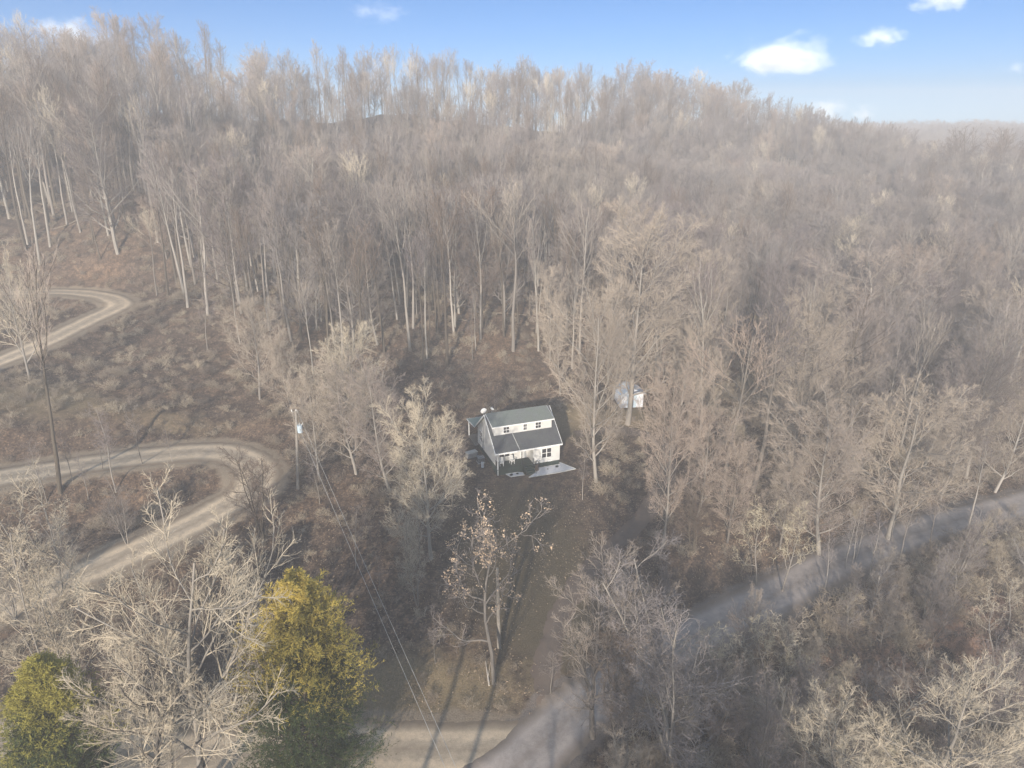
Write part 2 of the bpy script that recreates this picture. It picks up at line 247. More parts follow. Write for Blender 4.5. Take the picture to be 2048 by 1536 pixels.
def tree_geo(seed, kind):
    """unit tree: returns trunk (V,F), crown (V,F), scaled to height 1 afterwards; also twig tips"""
    rs = np.random.RandomState(seed); H = 20.; one = np.ones(1)
    if kind == 'F':      # forest tree: tall straight trunk, narrow ascending crown
        t = extend(rs, np.zeros((1, 3)), np.array([[rs.normal()*.05, rs.normal()*.05, 1]]), H*.93*one, .24*one, 12, .035, .03, .12)
        c0 = rs.uniform(.42, .60)
        l = extend(rs, *kids(rs, t, 14, c0, .97, 18, 44, .36, .55, lambda u: 1.15-.85*np.clip((u-c0)/(1-c0), 0, 1)), 7, .11, .12, .12)
        b = extend(rs, *kids(rs, l, 7, .22, .98, 18, 44, .46, .6, lambda u: 1.1-.6*u), 4, .15, .09, .3)
        w = extend(rs, *kids(rs, b, 7, .12, 1, 18, 46, .56, .6, lambda u: 1.1-.5*u), 3, .18, .05, .4)
        lv = [t, l, b, w]; rm = [.05, .028, .015, .0095]
    elif kind == 'B':    # broad ascending many limbed crown, dense fine twigs
        t = extend(rs, np.zeros((1, 3)), np.array([[rs.normal()*.05, rs.normal()*.05, 1]]), H*.86*one, .30*one, 10, .06, .05, .10)
        l = extend(rs, *kids(rs, t, 16, .16, .95, 34, 66, .58, .66, lambda u: np.interp(u, [.2, .4, .7, 1], [.82, 1.0, .72, .42])), 8, .10, .10, .12)
        b = extend(rs, *kids(rs, l, 10, .18, .98, 24, 54, .42, .6, lambda u: 1.15-.75*u), 5, .12, .07, .25)
        w = extend(rs, *kids(rs, b, 8, .12, 1, 22, 50, .46, .62, lambda u: 1.1-.6*u), 3, .15, .04, .4)
        f = extend(rs, *kids(rs, w, 5, .15, 1, 20, 48, .6, .7, lambda u: 1+0*u, .25), 2, .18, .03, .45)
        lv = [t, l, b, w, f]; rm = [.07, .04, .021, .011, .0068]
    elif kind == 'G':    # open grown egg shaped dome of very fine twigs
        t = extend(rs, np.zeros((1, 3)), np.array([[rs.normal()*.04, rs.normal()*.04, 1]]), H*.88*one, .26*one, 10, .05, .05, .10)
        l = extend(rs, *kids(rs, t, 28, .13, .97, 36, 68, .46, .48, lambda u: np.interp(u, [.13, .3, .5, .75, 1], [.62, .95, 1.0, .80, .46])), 7, .09, .075, .12)
        b = extend(rs, *kids(rs, l, 12, .15, .98, 24, 52, .38, .6, lambda u: 1.15-.7*u), 4, .13, .04, .25)
        w = extend(rs, *kids(rs, b, 8, .12, 1, 24, 50, .48, .62, lambda u: 1.1-.6*u), 3, .16, .02, .4)
        f = extend(rs, *kids(rs, w, 5, .15, 1, 18, 45, .6, .7, lambda u: 1+0*u, .25), 2, .16, .04, .45)
        lv = [t, l, b, w, f]; rm = [.05, .028, .014, .008, .0058]
    elif kind == 'C':    # narrow several stemmed tree
        n = 4; a = rs.rand(n)*6.28; D = np.c_[np.cos(a)*.16, np.sin(a)*.16, np.ones(n)]
        t = extend(rs, np.c_[np.cos(a)*.2, np.sin(a)*.2, np.zeros(n)], D, H*rs.uniform(.72, 1, n), np.full(n, .15), 10, .05, .03, .12)
        l = extend(rs, *kids(rs, t, 11, .22, .97, 28, 55, .30, .6, lambda u: 1.1-.55*u), 6, .13, .10, .2)
        b = extend(rs, *kids(rs, l, 7, .15, 1, 25, 52, .46, .6, lambda u: 1.1-.5*u), 4, .16, .05, .3)
        w = extend(rs, *kids(rs, b, 6, .15, 1, 25, 55, .5, .65, lambda u: 1.1-.4*u, .3), 3, .18, .03, .4)
        f = extend(rs, *kids(rs, w, 4, .15, 1, 25, 55, .55, .7, lambda u: 1+0*u, .25), 2, .2, .03, .5)
        lv = [t, l, b, w, f]; rm = [.05, .03, .018, .011, .009]
    elif kind == 'O':    # crooked oak, few thick winding limbs
        t = extend(rs, np.zeros((1, 3)), np.array([[.08, .05, 1]]), H*.78*one, .24*one, 9, .09, .05, .25)
        l = extend(rs, *kids(rs, t, 11, .3, .98, 40, 78, .52, .65, lambda u: 1.1-.45*u), 8, .26, .10, .25)
        b = extend(rs, *kids(rs, l, 6, .25, 1, 30, 70, .38, .62, lambda u: 1.1-.4*u), 5, .30, .08, .35)
        w = extend(rs, *kids(rs, b, 5, .2, 1, 30, 70, .48, .7, lambda u: 1.1-.3*u), 3, .3, .05, .5)
        f = extend(rs, *kids(rs, w, 3, .3, 1, 30, 70, .5, .7, lambda u: 1+0*u, .25), 2, .3, .03, .5)
        lv = [t, l, b, w, f]; rm = [.07, .045, .028, .018, .012]
    elif kind == 'S':    # sapling, one thin stem
        t = extend(rs, np.zeros((1, 3)), np.array([[rs.normal()*.07, rs.normal()*.07, 1]]), H*.97*one, .17*one, 10, .05, .02, .12)
        l = extend(rs, *kids(rs, t, 14, .35, .98, 30, 60, .24, .5, lambda u: 1.2-.7*u), 5, .15, .08, .25)
        b = extend(rs, *kids(rs, l, 6, .15, 1, 25, 60, .5, .6, lambda u: 1.1-.5*u), 3, .2, .05, .4)
        w = extend(rs, *kids(rs, b, 5, .15, 1, 25, 60, .6, .7, lambda u: 1+0*u, .3), 2, .2, .03, .5)
        lv = [t, l, b, w]; rm = [.05, .03, .022, .018]
    elif kind == 'D':    # low brush
        n = 11; a = rs.rand(n)*6.28; tl = rs.uniform(.15, .8, n); D = np.c_[np.cos(a)*tl, np.sin(a)*tl, np.ones(n)]
        t = extend(rs, np.c_[rs.normal(size=n)*2.6, rs.normal(size=n)*2.6, np.zeros(n)-.3], D, H*rs.uniform(.55, 1, n), np.full(n, .11), 6, .15, -.01, .3)
        l = extend(rs, *kids(rs, t, 8, .12, 1, 25, 60, .46, .65, lambda u: 1.1-.5*u), 4, .2, .03, .4)
        w = extend(rs, *kids(rs, l, 7, .15, 1, 25, 60, .5, .7, lambda u: 1.1-.3*u), 3, .22, .02, .5)
        lv = [t, l, w]; rm = [.10, .07, .05]
    lv = [clampR(p, r) for p, r in zip(lv, rm)]
    sd = {'F': [8, 4, 3, 3, 3], 'B': [8, 5, 3, 3, 3], 'G': [7, 4, 3, 3, 3], 'C': [6, 4, 3, 3, 3], 'O': [7, 5, 4, 3, 3], 'S': [5, 3, 3, 3], 'D': [4, 3, 3]}[kind]
    g = [tubes(p, s) for p, s in zip(lv, sd)]
    tips = lv[-1][0][:, -1]; zmax = np.percentile(lv[-1][0][..., 2], 99.8); k = 1/zmax
    T = g[0] if kind != 'D' else None
    if kind in 'FBCOG':
        nb = g[1]; tr = join([g[0], nb]); cr = join(g[2:])
    elif kind == 'S': tr = g[0]; cr = join(g[1:])
    else: tr = g[0]; cr = join(g[1:])
    return (tr[0]*k, tr[1]), (cr[0]*k, cr[1]), tips*k
MESH = {}
def tree_mesh(kind, seed, tm, cm):
    key = (kind, seed, tm.name, cm.name)
    if key not in MESH:
        gk = ('geo', kind, seed)
        if gk not in MESH: MESH[gk] = tree_geo(seed, kind)
        tr, cr, tips = MESH[gk]
        a = npmesh('trunk', tr[0], tr[1], True); a.materials.append(tm); b = npmesh('crown', cr[0], cr[1]); b.materials.append(cm)
        # one joined mesh too (far trees)
        V, F = join([tr, cr]); c = npmesh('whole_tree', V, F); c.materials.append(tm); c.materials.append(cm)
        c.polygons.foreach_set('material_index', np.r_[np.zeros(len(tr[1]), np.int32), np.ones(len(cr[1]), np.int32)])
        MESH[key] = (a, b, c, tips)
    return MESH[key]
WID = {'B': 1.0, 'F': 1.0, 'C': 1.0, 'O': 1.0, 'S': 1.0}
def plant_tree(name, kind, seed, x, y, z, h, wf, rz, tilt, label, cat, group=None, tm=None, cm=None):
    a, b, c, tips = tree_mesh(kind, seed, tm or M_BARK, cm or M_TWIG)
    o = empty(name, (x, y, z-.15), 0, label, cat, group); o.rotation_euler = (tilt[0], tilt[1], rz); s = h; o.scale = (s*wf, s*wf, s)
    link(bpy.data.objects.new('trunk', a), o); link(bpy.data.objects.new('crown', b), o); return o
# ------------------------------------------------------------------ ground
def axis(a, b, fine0, fine1, st): 
    l = [fine0]; s = st
    while l[-1] > a: s = min(s*1.12, 22); l.append(l[-1]-s)
    r = [fine1]; s = st
    while r[-1] < b: s = min(s*1.12, 22); r.append(r[-1]+s)
    return np.array(l[::-1]+list(np.arange(fine0+st, fine1, st))+r)
gx = axis(-700, 700, -90, 80, .8); gy = axis(-700, 700, 24, 130, .8)
GX, GY = np.meshgrid(gx, gy); GZ = terrain(GX, GY)
def ground_z(x, y):
    x = np.atleast_1d(np.asarray(x, float)); y = np.atleast_1d(np.asarray(y, float))
    i = np.clip(np.searchsorted(gx, x)-1, 0, len(gx)-2); j = np.clip(np.searchsorted(gy, y)-1, 0, len(gy)-2)
    u = (x-gx[i])/(gx[i+1]-gx[i]); v = (y-gy[j])/(gy[j+1]-gy[j])
    return GZ[j, i]*(1-u)*(1-v)+GZ[j, i+1]*u*(1-v)+GZ[j+1, i]*(1-u)*v+GZ[j+1, i+1]*u*v
def gz1(x, y): return float(ground_z(x, y)[0])
ny, nx = GX.shape; idx = np.arange(nx*ny).reshape(ny, nx)
Fq = np.stack([idx[:-1, :-1], idx[:-1, 1:], idx[1:, 1:], idx[1:, :-1]], -1).reshape(-1, 4)
pdist = np.full(GX.shape, 50.); pkd = np.full(GX.shape, 50.); nm = (GX > -110) & (GX < 115) & (GY > 15) & (GY < 150)
pdist[nm] = pathdist(GX[nm], GY[nm], ['driveway_low', 'driveway_high'])[0]; pkd[nm] = pathdist(GX[nm], GY[nm], ['road'])[0]
def blob(X, Y, cx, cy, rx, ry, rot=0):
    c, s = math.cos(rot), math.sin(rot); dx, dy = X-cx, Y-cy; return np.exp(-(((dx*c+dy*s)/rx)**2+((-dx*s+dy*c)/ry)**2))
lawn = np.clip(blob(GX, GY, 0, 65, 8, 13)*.8+blob(GX, GY, 9, 92, 8, 5)*1.0+blob(GX, GY, 18, 94, 7, 3)+blob(GX, GY, 4, 55, 6, 12)*.6, 0, 1)
dry = np.clip(blob(GX, GY, -63, 84, 9, 7)*.8+blob(GX, GY, -9, 46, 12, 5)+blob(GX, GY, -45, 84, 14, 3, .1)*.5+blob(GX, GY, 12, 94, 10, 6)*.8, 0, 1)
def ragged(X, Y): return .5*np.sin(X*1.9+np.sin(Y*1.3)*2)+.4*np.sin(Y*2.3+X*.7)+.3*np.sin(X*5.1-Y*3.3)
dirt = np.clip(1-(pdist+.3*ragged(GX, GY))/1.6, 0, 1); grav = np.clip(1-(pkd+.3*ragged(GX, GY))/1.0, 0, 1)
gm = npmesh('ground', np.c_[GX.ravel(), GY.ravel(), GZ.ravel()], Fq, True, {'lawn': ('FLOAT', lawn.astype(np.float32)), 'dirt': ('FLOAT', dirt.astype(np.float32)), 'grav': ('FLOAT', grav.astype(np.float32)), 'dry': ('FLOAT', dry.astype(np.float32))})
m, nt, b = mat('leaf_litter_ground', .95, .1); co = coord(nt)
def attr(nt, nme): a = nt.nodes.new('ShaderNodeAttribute'); a.attribute_name = nme; return a.outputs['Fac']
n1 = noise(nt, .09, 6, co, .65); n2 = noise(nt, .8, 6, co, .7); n3 = noise(nt, 7, 4, co, .8)
vor = N(nt, 'ShaderNodeTexVoronoi', Scale=5.5); nt.links.new(co, vor.inputs['Vector'])
lit = ramp(nt, n2, [(.28, (.052, .039, .031)), (.5, (.112, .084, .067)), (.74, (.22, .167, .127))])
big = ramp(nt, n1, [(.3, (.70, .72, .74)), (.52, (1, .97, .93)), (.75, (1.35, 1.22, 1.05))])
lit = mix(nt, 1.0, lit, big, 'MULTIPLY')
leaf = ramp(nt, vor.outputs['Color'], [(.1, (.45, .45, .45)), (.55, (.95, .93, .9)), (.95, (1.9, 1.75, 1.5))]); lit = mix(nt, .8, lit, leaf, 'MULTIPLY')
gr = ramp(nt, n3, [(.3, (.072, .058, .036)), (.7, (.13, .105, .068))]); dr = ramp(nt, n3, [(.3, (.14, .105, .06)), (.7, (.30, .235, .145))])
def brk(nt, f, n, lo=.35, hi=.75):   # break a mask with noise
    a = N(nt, 'ShaderNodeMath', operation='ADD'); nt.links.new(f, a.inputs[0]); nt.links.new(n, a.inputs[1]); s = N(nt, 'ShaderNodeMapRange'); nt.links.new(a.outputs[0], s.inputs[0])
    s.inputs[1].default_value = .5+lo; s.inputs[2].default_value = .5+hi; return s.outputs[0]
cl = mix(nt, brk(nt, attr(nt, 'lawn'), n2, .2, .7), lit, gr); cl = mix(nt, brk(nt, attr(nt, 'dry'), n2, .3, .8), cl, dr)
drt = ramp(nt, n3, [(.3, (.20, .155, .11)), (.7, (.34, .275, .20))]); grv = ramp(nt, n3, [(.3, (.12, .10, .088)), (.7, (.21, .18, .155))])
cl = mix(nt, brk(nt, attr(nt, 'dirt'), n2, .3, .7), cl, drt); cl = mix(nt, brk(nt, attr(nt, 'grav'), n2, .4, .8), cl, grv)
nt.links.new(cl, b.inputs['Base Color'])
ah = N(nt, 'ShaderNodeMath', operation='ADD'); nt.links.new(n2, ah.inputs[0]); nt.links.new(n3, ah.inputs[1]); bump(nt, b, ah.outputs[0], .12, .9)
gm.materials.append(m); tag(link(bpy.data.objects.new('ground', gm)), kind='structure')
# ------------------------------------------------------------------ roads
def ribbon(name, key, material, lift, wmul=1.0, seed=1):
    P = dense(PATHS[key], .35); rs = np.random.RandomState(seed); T = nrm(np.gradient(P[:, :2], axis=0)); Nn = np.c_[-T[:, 1], T[:, 0]]; K = 11
    s = np.arange(len(P)); jit = lambda: .16*np.sin(s*.13+rs.rand()*9)+.10*np.sin(s*.41+rs.rand()*9)+.05*rs.normal(size=len(P))
    l, r = PW[key]/2*wmul+jit(), PW[key]/2*wmul+jit(); u = np.linspace(-1, 1, K); off = np.where(u[None] < 0, u[None]*l[:, None], u[None]*r[:, None])
    X = P[:, 0:1]+off*Nn[:, 0:1]; Y = P[:, 1:2]+off*Nn[:, 1:2]; Z = ground_z(X.ravel(), Y.ravel()).reshape(X.shape)
    Z = np.maximum(Z, ground_z((X+.3).ravel(), Y.ravel()).reshape(X.shape)-.01); Z += lift*np.where(np.abs(u) > .95, -.6, 1.)[None]
    ix = np.arange(X.size).reshape(X.shape); F = np.stack([ix[:-1, :-1], ix[:-1, 1:], ix[1:, 1:], ix[1:, :-1]], -1).reshape(-1, 4)
    me = npmesh(name, np.c_[X.ravel(), Y.ravel(), Z.ravel()], F[:, ::-1], True, {'across': ('FLOAT', np.broadcast_to(u[None], X.shape).astype(np.float32).copy())}); me.materials.append(material)
    o = link(bpy.data.objects.new(name, me)); return tag(o, kind='structure')
def road_mat(name, c1, c2, c3, tr, leafy):
    m, nt, b = mat(name, .92, .15); co = coord(nt); a = attr(nt, 'across'); ab = N(nt, 'ShaderNodeMath', operation='ABSOLUTE'); nt.links.new(a, ab.inputs[0])
    n2 = noise(nt, 1.3, 6, co, .7); n3 = noise(nt, 9, 5, co, .8); base = ramp(nt, n3, [(.25, c1), (.75, c2)]); base = mix(nt, 1.0, base, ramp(nt, n2, [(.3, (.8, .8, .8)), (.7, (1.15, 1.13, 1.1))]), 'MULTIPLY')
    w = N(nt, 'ShaderNodeMath', operation='ADD'); nt.links.new(ab.outputs[0], w.inputs[0]); s = N(nt, 'ShaderNodeMath', operation='MULTIPLY'); nt.links.new(n2, s.inputs[0]); s.inputs[1].default_value = .35; nt.links.new(s.outputs[0], w.inputs[1])
    track = ramp(nt, w.outputs[0], [(.25, (0, 0, 0)), (.42, (0, 0, 0)), (.55, (1, 1, 1)), (.68, (1, 1, 1)), (.85, (0, 0, 0))]); base = mix(nt, track, base, mix(nt, 1.0, base, tr, 'MULTIPLY'))
    base = mix(nt, ramp(nt, w.outputs[0], [(.10, (.55, .55, .55)), (.34, (0, 0, 0))]), base, c3)
    edge = ramp(nt, w.outputs[0], [(1.0-leafy, (0, 0, 0)), (1.0, (1, 1, 1))]); base = mix(nt, edge, base, c3)
    nt.links.new(base, b.inputs['Base Color']); bump(nt, b, n3, .03, .8); return m
M_DIRT = road_mat('pale_gravel_dirt', (.33, .265, .19), (.52, .43, .325), (.22, .17, .12), (1.32, 1.30, 1.26), .28)
M_ROAD = road_mat('worn_grey_asphalt', (.275, .24, .22), (.37, .33, .305), (.19, .155, .125), (1.12, 1.12, 1.12), .3)
M_GRAV = road_mat('leafy_grey_gravel', (.095, .078, .066), (.16, .13, .108), (.12, .091, .072), (1.08, 1.08, 1.08), .9)
ribbon('road', 'road', M_ROAD, .07, 1, 3); ribbon('driveway', 'driveway_low', M_DIRT, .045, 1, 4); ribbon('upper_driveway', 'driveway_high', M_DIRT, .045, 1, 5); ribbon('gravel_path', 'drive_shed', M_GRAV, .025, 1, 6)
# ------------------------------------------------------------------ solid helpers
class MB:
    def __init__(s): s.V, s.F = [], []
    def poly(s, pts, faces):
        o = len(s.V); s.V += [tuple(map(float, p)) for p in pts]; s.F += [tuple(i+o for i in f) for f in faces]; return s
    def box(s, x0, x1, y0, y1, z0, z1):
        return s.poly([(x, y, z) for z in (z0, z1) for y in (y0, y1) for x in (x0, x1)], [(0, 2, 3, 1), (4, 5, 7, 6), (0, 1, 5, 4), (1, 3, 7, 5), (3, 2, 6, 7), (2, 0, 4, 6)])
    def prism(s, prof, u0, u1):      # profile in (v,z), counter clockwise seen from -u; extruded along u
        n = len(prof); return s.poly([(u0, v, z) for v, z in prof]+[(u1, v, z) for v, z in prof], [tuple(range(n)), tuple(range(2*n-1, n-1, -1))]+[(i, i+n, (i+1) % n+n, (i+1) % n) for i in range(n)])
    def slab(s, u0, u1, a, b, t):    # sloped slab between (v,z) a and b, thickness t downwards
        return s.prism([a, b, (b[0], b[1]-t), (a[0], a[1]-t)], u0, u1)
    def tube(s, pts, r, n=6, r1=None):
        P = np.array(pts, float)[None]; k = P.shape[1]; RR = np.linspace(r, r if r1 is None else r1, k)[None]
        V, F = tubes((P, RR, None), n); o = len(s.V); s.V += [tuple(v) for v in V]; s.F += [tuple(int(i)+o for i in f) for f in F]
        s.F += [tuple(o+i for i in range(n))[::-1], tuple(o+(k-1)*n+i for i in range(n))]; return s
    def build(s, name, m, parent=None, bevel=0, smooth=False):
        me = bpy.data.meshes.new(name); me.from_pydata(s.V, [], s.F); me.materials.append(m); me.validate(); me.update()
        import bmesh
        bm = bmesh.new(); bm.from_mesh(me); bmesh.ops.recalc_face_normals(bm, faces=bm.faces[:])
        if bevel: bmesh.ops.bevel(bm, geom=bm.edges[:], offset=bevel, segments=1, affect='EDGES', clamp_overlap=True)
        bm.to_mesh(me); bm.free()
        if smooth: me.shade_smooth()
        return link(bpy.data.objects.new(name, me), parent)
def siding(name, c):
    m, nt, b = mat(name, .55, .3); co = coord(nt); w = N(nt, 'ShaderNodeTexWave', Scale=1.0, Distortion=0.0); w.wave_type = 'BANDS'; w.bands_direction = 'Z'; w.wave_profile = 'SAW'; w.inputs['Scale'].default_value = 2.4
    nt.links.new(co, w.inputs['Vector']); n = noise(nt, 1.1, 4, co); base = ramp(nt, n, [(.3, tuple(x*.93 for x in c)), (.7, c)]); nt.links.new(mix(nt, .35, base, ramp(nt, w.outputs[0], [(0, (.6, .6, .6)), (.12, (1, 1, 1))]), 'MULTIPLY'), b.inputs['Base Color']); bump(nt, b, w.outputs[0], .02, .6); return m
def shingle(name, c1, c2, c3):
    m, nt, b = mat(name, .9, .2); co = coord(nt); br = nt.nodes.new('ShaderNodeTexBrick'); mp = N(nt, 'ShaderNodeMapping'); nt.links.new(co, mp.inputs[0]); nt.links.new(mp.outputs[0], br.inputs['Vector'])
    br.inputs['Scale'].default_value = 3.2; br.inputs['Mortar Size'].default_value = .012; br.inputs['Color1'].default_value = c1+(1,); br.inputs['Color2'].default_value = c2+(1,); br.inputs['Mortar'].default_value = tuple(x*.6 for x in c1)+(1,)
    n = noise(nt, .7, 6, co, .7); n2 = noise(nt, 14, 3, co); c = mix(nt, ramp(nt, n, [(.4, (0, 0, 0)), (.72, (.8, .8, .8))]), br.outputs[0], c3); c = mix(nt, 1., c, ramp(nt, n2, [(.3, (.8, .8, .8)), (.7, (1.2, 1.2, 1.2))]), 'MULTIPLY')
    nt.links.new(c, b.inputs['Base Color']); bump(nt, b, n2, .02, .6); return m
M_SIDE = siding('white_lap_siding', (.68, .67, .64)); M_WHITE = simple('white_trim_paint', (.74, .74, .72), (.84, .84, .82), 3, .5, .3)
M_TAN = siding('cream_porch_siding', (.70, .66, .56))
M_ROOF = shingle('dark_roof_shingles', (.060, .063, .072), (.082, .084, .094), (.095, .105, .10)); M_ROOF2 = shingle('weathered_roof_shingles', (.16, .175, .165), (.20, .21, .20), (.17, .20, .165))
M_TIN = simple('green_metal_roof', (.20, .27, .24), (.26, .33, .30), 1.5, .5, .4); M_DGREEN = simple('dark_green_painted_wood', (.018, .032, .026), (.035, .055, .045), 3, .7, .3)
M_GLASS = simple('dark_window_glass', (.015, .016, .02), (.05, .05, .055), 1.2, .08, .6); M_BLACK = simple('black_metal', (.015, .015, .016), (.03, .03, .03), 4, .5, .4)
M_WOODG = simple('weathered_grey_wood', (.16, .145, .125), (.27, .25, .22), 5, .9, .1, .02); M_CONC = simple('pale_concrete', (.36, .36, .34), (.50, .50, .47), 3, .9, .2, .01)
M_WGRAV = simple('white_landscape_gravel', (.38, .39, .42), (.72, .72, .74), 14, .9, .2, .05, 6); M_GREY = simple('grey_plastic', (.20, .21, .22), (.30, .31, .32), 3, .6, .3)
M_GALV = simple('pale_blue_grey_metal', (.36, .45, .52), (.50, .60, .68), 3, .4, .5); M_SHED = simple('white_ribbed_metal', (.60, .63, .68), (.74, .77, .82), 1.2, .45, .4)
M_SROOF = simple('pale_blue_metal_roof', (.44, .54, .66), (.62, .72, .83), .8, .35, .5); M_POLE = simple('weathered_pole_wood', (.20, .18, .155), (.32, .29, .25), 4, .9, .1, .01)
M_DISH = simple('white_dish_enamel', (.80, .80, .78), (.86, .86, .84), 3, .35, .5); M_BROWN = simple('brown_stump_wood', (.07, .05, .035), (.15, .11, .08), 6, .9, .1, .03)
M_LOG = simple('bleached_dead_wood', (.38, .34, .29), (.55, .50, .43), 6, .9, .1, .02); M_DLOG = simple('rotting_log_wood', (.13, .105, .08), (.24, .20, .155), 6, .9, .1, .02)
M_LEAF = simple('dry_tan_leaves', (.50, .36, .24), (.70, .54, .38), 2, .8, .2); M_WIRE = simple('aluminium_cable', (.42, .40, .36), (.50, .48, .44), 3, .5, .4)
M_SHRUB = simple('dark_evergreen_leaves', (.012, .018, .014), (.03, .04, .03), 5, .8, .2)
# ------------------------------------------------------------------ house
HO = (-1.85, 78.45, 0.0); HY = R(20)
H = empty('white_house', HO, HY, 'white sided one and a half storey house with a dark roof and shed dormer', 'house')
m = MB(); m.prism([(1.75, .85), (8.5, .85), (8.5, 3.32), (4.2, 6.62), (1.75, 4.66)], 0, 4.93); m.box(0, .14, .75, 1.76, .85, 3.86)
m.poly([(0, .75, 3.86), (.14, .75, 3.86), (0, 1.76, 3.86), (.14, 1.76, 3.86), (0, 1.76, 4.60), (.14, 1.76, 4.60)], [(0, 1, 5, 4), (0, 4, 2), (1, 3, 5)])
m.prism([(-.1, .72), (8.5, .72), (8.5, 3.32), (4.2, 6.62), (-.1, 3.08)], 4.9, 8.65); wl = m.build('wall', M_SIDE, H)
MB().prism([(1.65, 4.6), (4.3, 6.4), (4.2, 6.76), (1.65, 6.05)], .08, 8.15).build('dormer', M_SIDE, H)
rf = MB().slab(-.35, 8.85, (-.32, 3.16), (4.2, 6.84), .13).build('roof', M_ROOF, H)
MB().slab(-.36, 8.86, (4.203, 6.842), (8.75, 3.22), .13).build('rear_roof', M_ROOF2, H)
MB().slab(-.2, 8.4, (1.42, 6.10), (4.2, 6.92), .11).build('dormer_roof', M_ROOF2, H)
MB().slab(-.45, 8.9, (8.72, 3.30), (12.2, 2.95), .1).build('rear_porch_roof', M_TIN, H)
f = MB(); f.box(-.37, 8.9, -.40, -.325, 2.96, 3.15)       # eave gutter
for u in (-.44, 8.855): f.slab(u, u+.085, (-.32, 3.10), (4.2, 6.78), .17); f.slab(u-.003, u+.08, (4.25, 6.76), (8.75, 3.16), .17)
f.box(-.21, 8.41, 1.345, 1.415, 5.93, 6.08); f.slab(-.50, -.455, (8.8, 3.26), (12.25, 2.91), .16); f.box(-.5, 8.95, 12.205, 12.27, 2.78, 2.94)
f.slab(-.245, -.203, (1.42, 6.08), (4.2, 6.90), .13); f.slab(8.405, 8.45, (1.42, 6.08), (4.2, 6.90), .13)
f.build('fascia', M_WHITE, H)
MB().tube([(2.95, -.3, 3.19), (2.6, 1.6, 4.74)], .04, 5).build('roof_flashing', M_CONC, H)
def window(u0, u1, z0, z1, v, n=1, face='v', parent=None):
    fr = MB(); gl = MB(); t = .07
    def bx(mb, a0, a1, c0, c1, d0, d1):
        mb.box(a0, a1, v-d1, v-d0, c0, c1) if face == 'v' else mb.box(-d1, -d0, a0, a1, c0, c1)
    bx(fr, u0-t, u1+t, z1, z1+t, 0, .06); bx(fr, u0-t, u1+t, z0-t, z0, 0, .075); bx(fr, u0-t, u0, z0, z1, 0, .06); bx(fr, u1, u1+t, z0, z1, 0, .06)
    for i in range(1, n): x = u0+(u1-u0)*i/n; bx(fr, x-.05, x+.05, z0, z1, 0, .058)
    bx(fr, u0, u1, (z0+z1)/2-.03, (z0+z1)/2+.03, 0, .05)
    if n == 1: bx(fr, (u0+u1)/2-.018, (u0+u1)/2+.018, z0, z1, 0, .046)
    w_ = fr.build('window', M_WHITE, H); bx(gl, u0, u1, z0, z1, .0, .03); gl.build('pane', M_GLASS, w_)
window(1.4, 2.15, 4.98, 5.78, 1.65); window(4.15, 4.6, 4.98, 5.78, 1.65); window(5.85, 6.6, 4.98, 5.78, 1.65)
window(6.1, 7.4, 1.42, 2.68, -.1, 2); window(.85, 2.25, 1.5, 2.85, 1.75, 2); window(6.3, 7.5, 1.75, 3.15, 0, 2, 'u')
d = MB().box(3.75, 4.55, 1.69, 1.75, .9, 2.95).build('door', M_WHITE, H); MB().box(3.9, 4.4, 1.66, 1.69, 1.95, 2.75).build('pane', M_GLASS, d); MB().tube([(4.44, 1.6, 1.9), (4.44, 1.69, 1.9)], .03).build('handle', M_BLACK, d)
MB().tube([(-.06, 5.75, 5.35), (-.06, 5.75, .9)], .05, 6).build('downspout', M_GREY, H); MB().box(-.2, -.0, 5.5, 5.85, 1.2, 1.75).build('meter_box', M_GREY, H)
k = MB(); k.box(.06, 8.58, 1.8, 8.4, -.6, .86); k.box(4.96, 8.58, .0, 1.8, -.6, .73); k.build('foundation', M_DGREEN, H)
p = MB(); p.box(-.15, 4.88, -.28, 1.74, .72, .85)
for i in range(26): p.box(-.13+i*.19, -.02+i*.19, -.265, -.235, -.35, .72)
p.box(-.14, 4.85, -.225, -.2, -.4, .72); p.box(-.145, -.12, -.2, 1.7, -.4, .72); p.build('porch_deck', M_DGREEN, H)
for u, v, z0, z1 in ((-.05, -.22, -.35, 3.05),): MB().box(u-.06, u+.06, v-.06, v+.06, z0, z1).build('porch_post', M_WHITE, H)
MB().box(3.22, 3.30, -.24, -.16, .85, 3.02).build('porch_post', M_BLACK, H)
r = MB()
for a, b_ in (((-.05, -.15), (-.05, .72)),):
    r.box(a[0]-.02, a[0]+.02, a[1], b_[1], 1.68, 1.74); r.box(a[0]-.02, a[0]+.02, a[1], b_[1], .95, 1.0)
    for i in range(8): v = a[1]+.06+i*.11; r.box(a[0]-.012, a[0]+.012, v, v+.025, 1.0, 1.68)
r.build('porch_railing', M_BLACK, H)
s = MB()
for i in range(5): s.box(3.42, 4.72, -.55-i*.28, -.28-i*.28+.0, -.4, .72-i*.19)
s.build('steps', M_DGREEN, H)
for u in (3.36, 4.78): MB().tube([(u, -.3, 1.7), (u, -1.6, .85)], .025, 6).tube([(u, -.32, .8), (u, -.32, 1.72)], .03, 6).tube([(u, -1.58, -.2), (u, -1.58, .87)], .03, 6).tube([(u, -.3, 1.25), (u, -1.6, .4)], .015, 6).build('handrail', M_BLACK, H)
rp = MB().box(-.4, 8.8, 8.53, 12.0, .35, .5).build('rear_deck', M_WOODG, H)
for u in (-.3, 4.2, 8.7): MB().box(u-.06, u+.06, 11.8, 11.92, .5, 2.86).build('porch_post', M_WHITE, H)
MB().box(7.0, 7.6, -.16, -.1, .74, .9).build('vent', M_WHITE, H)
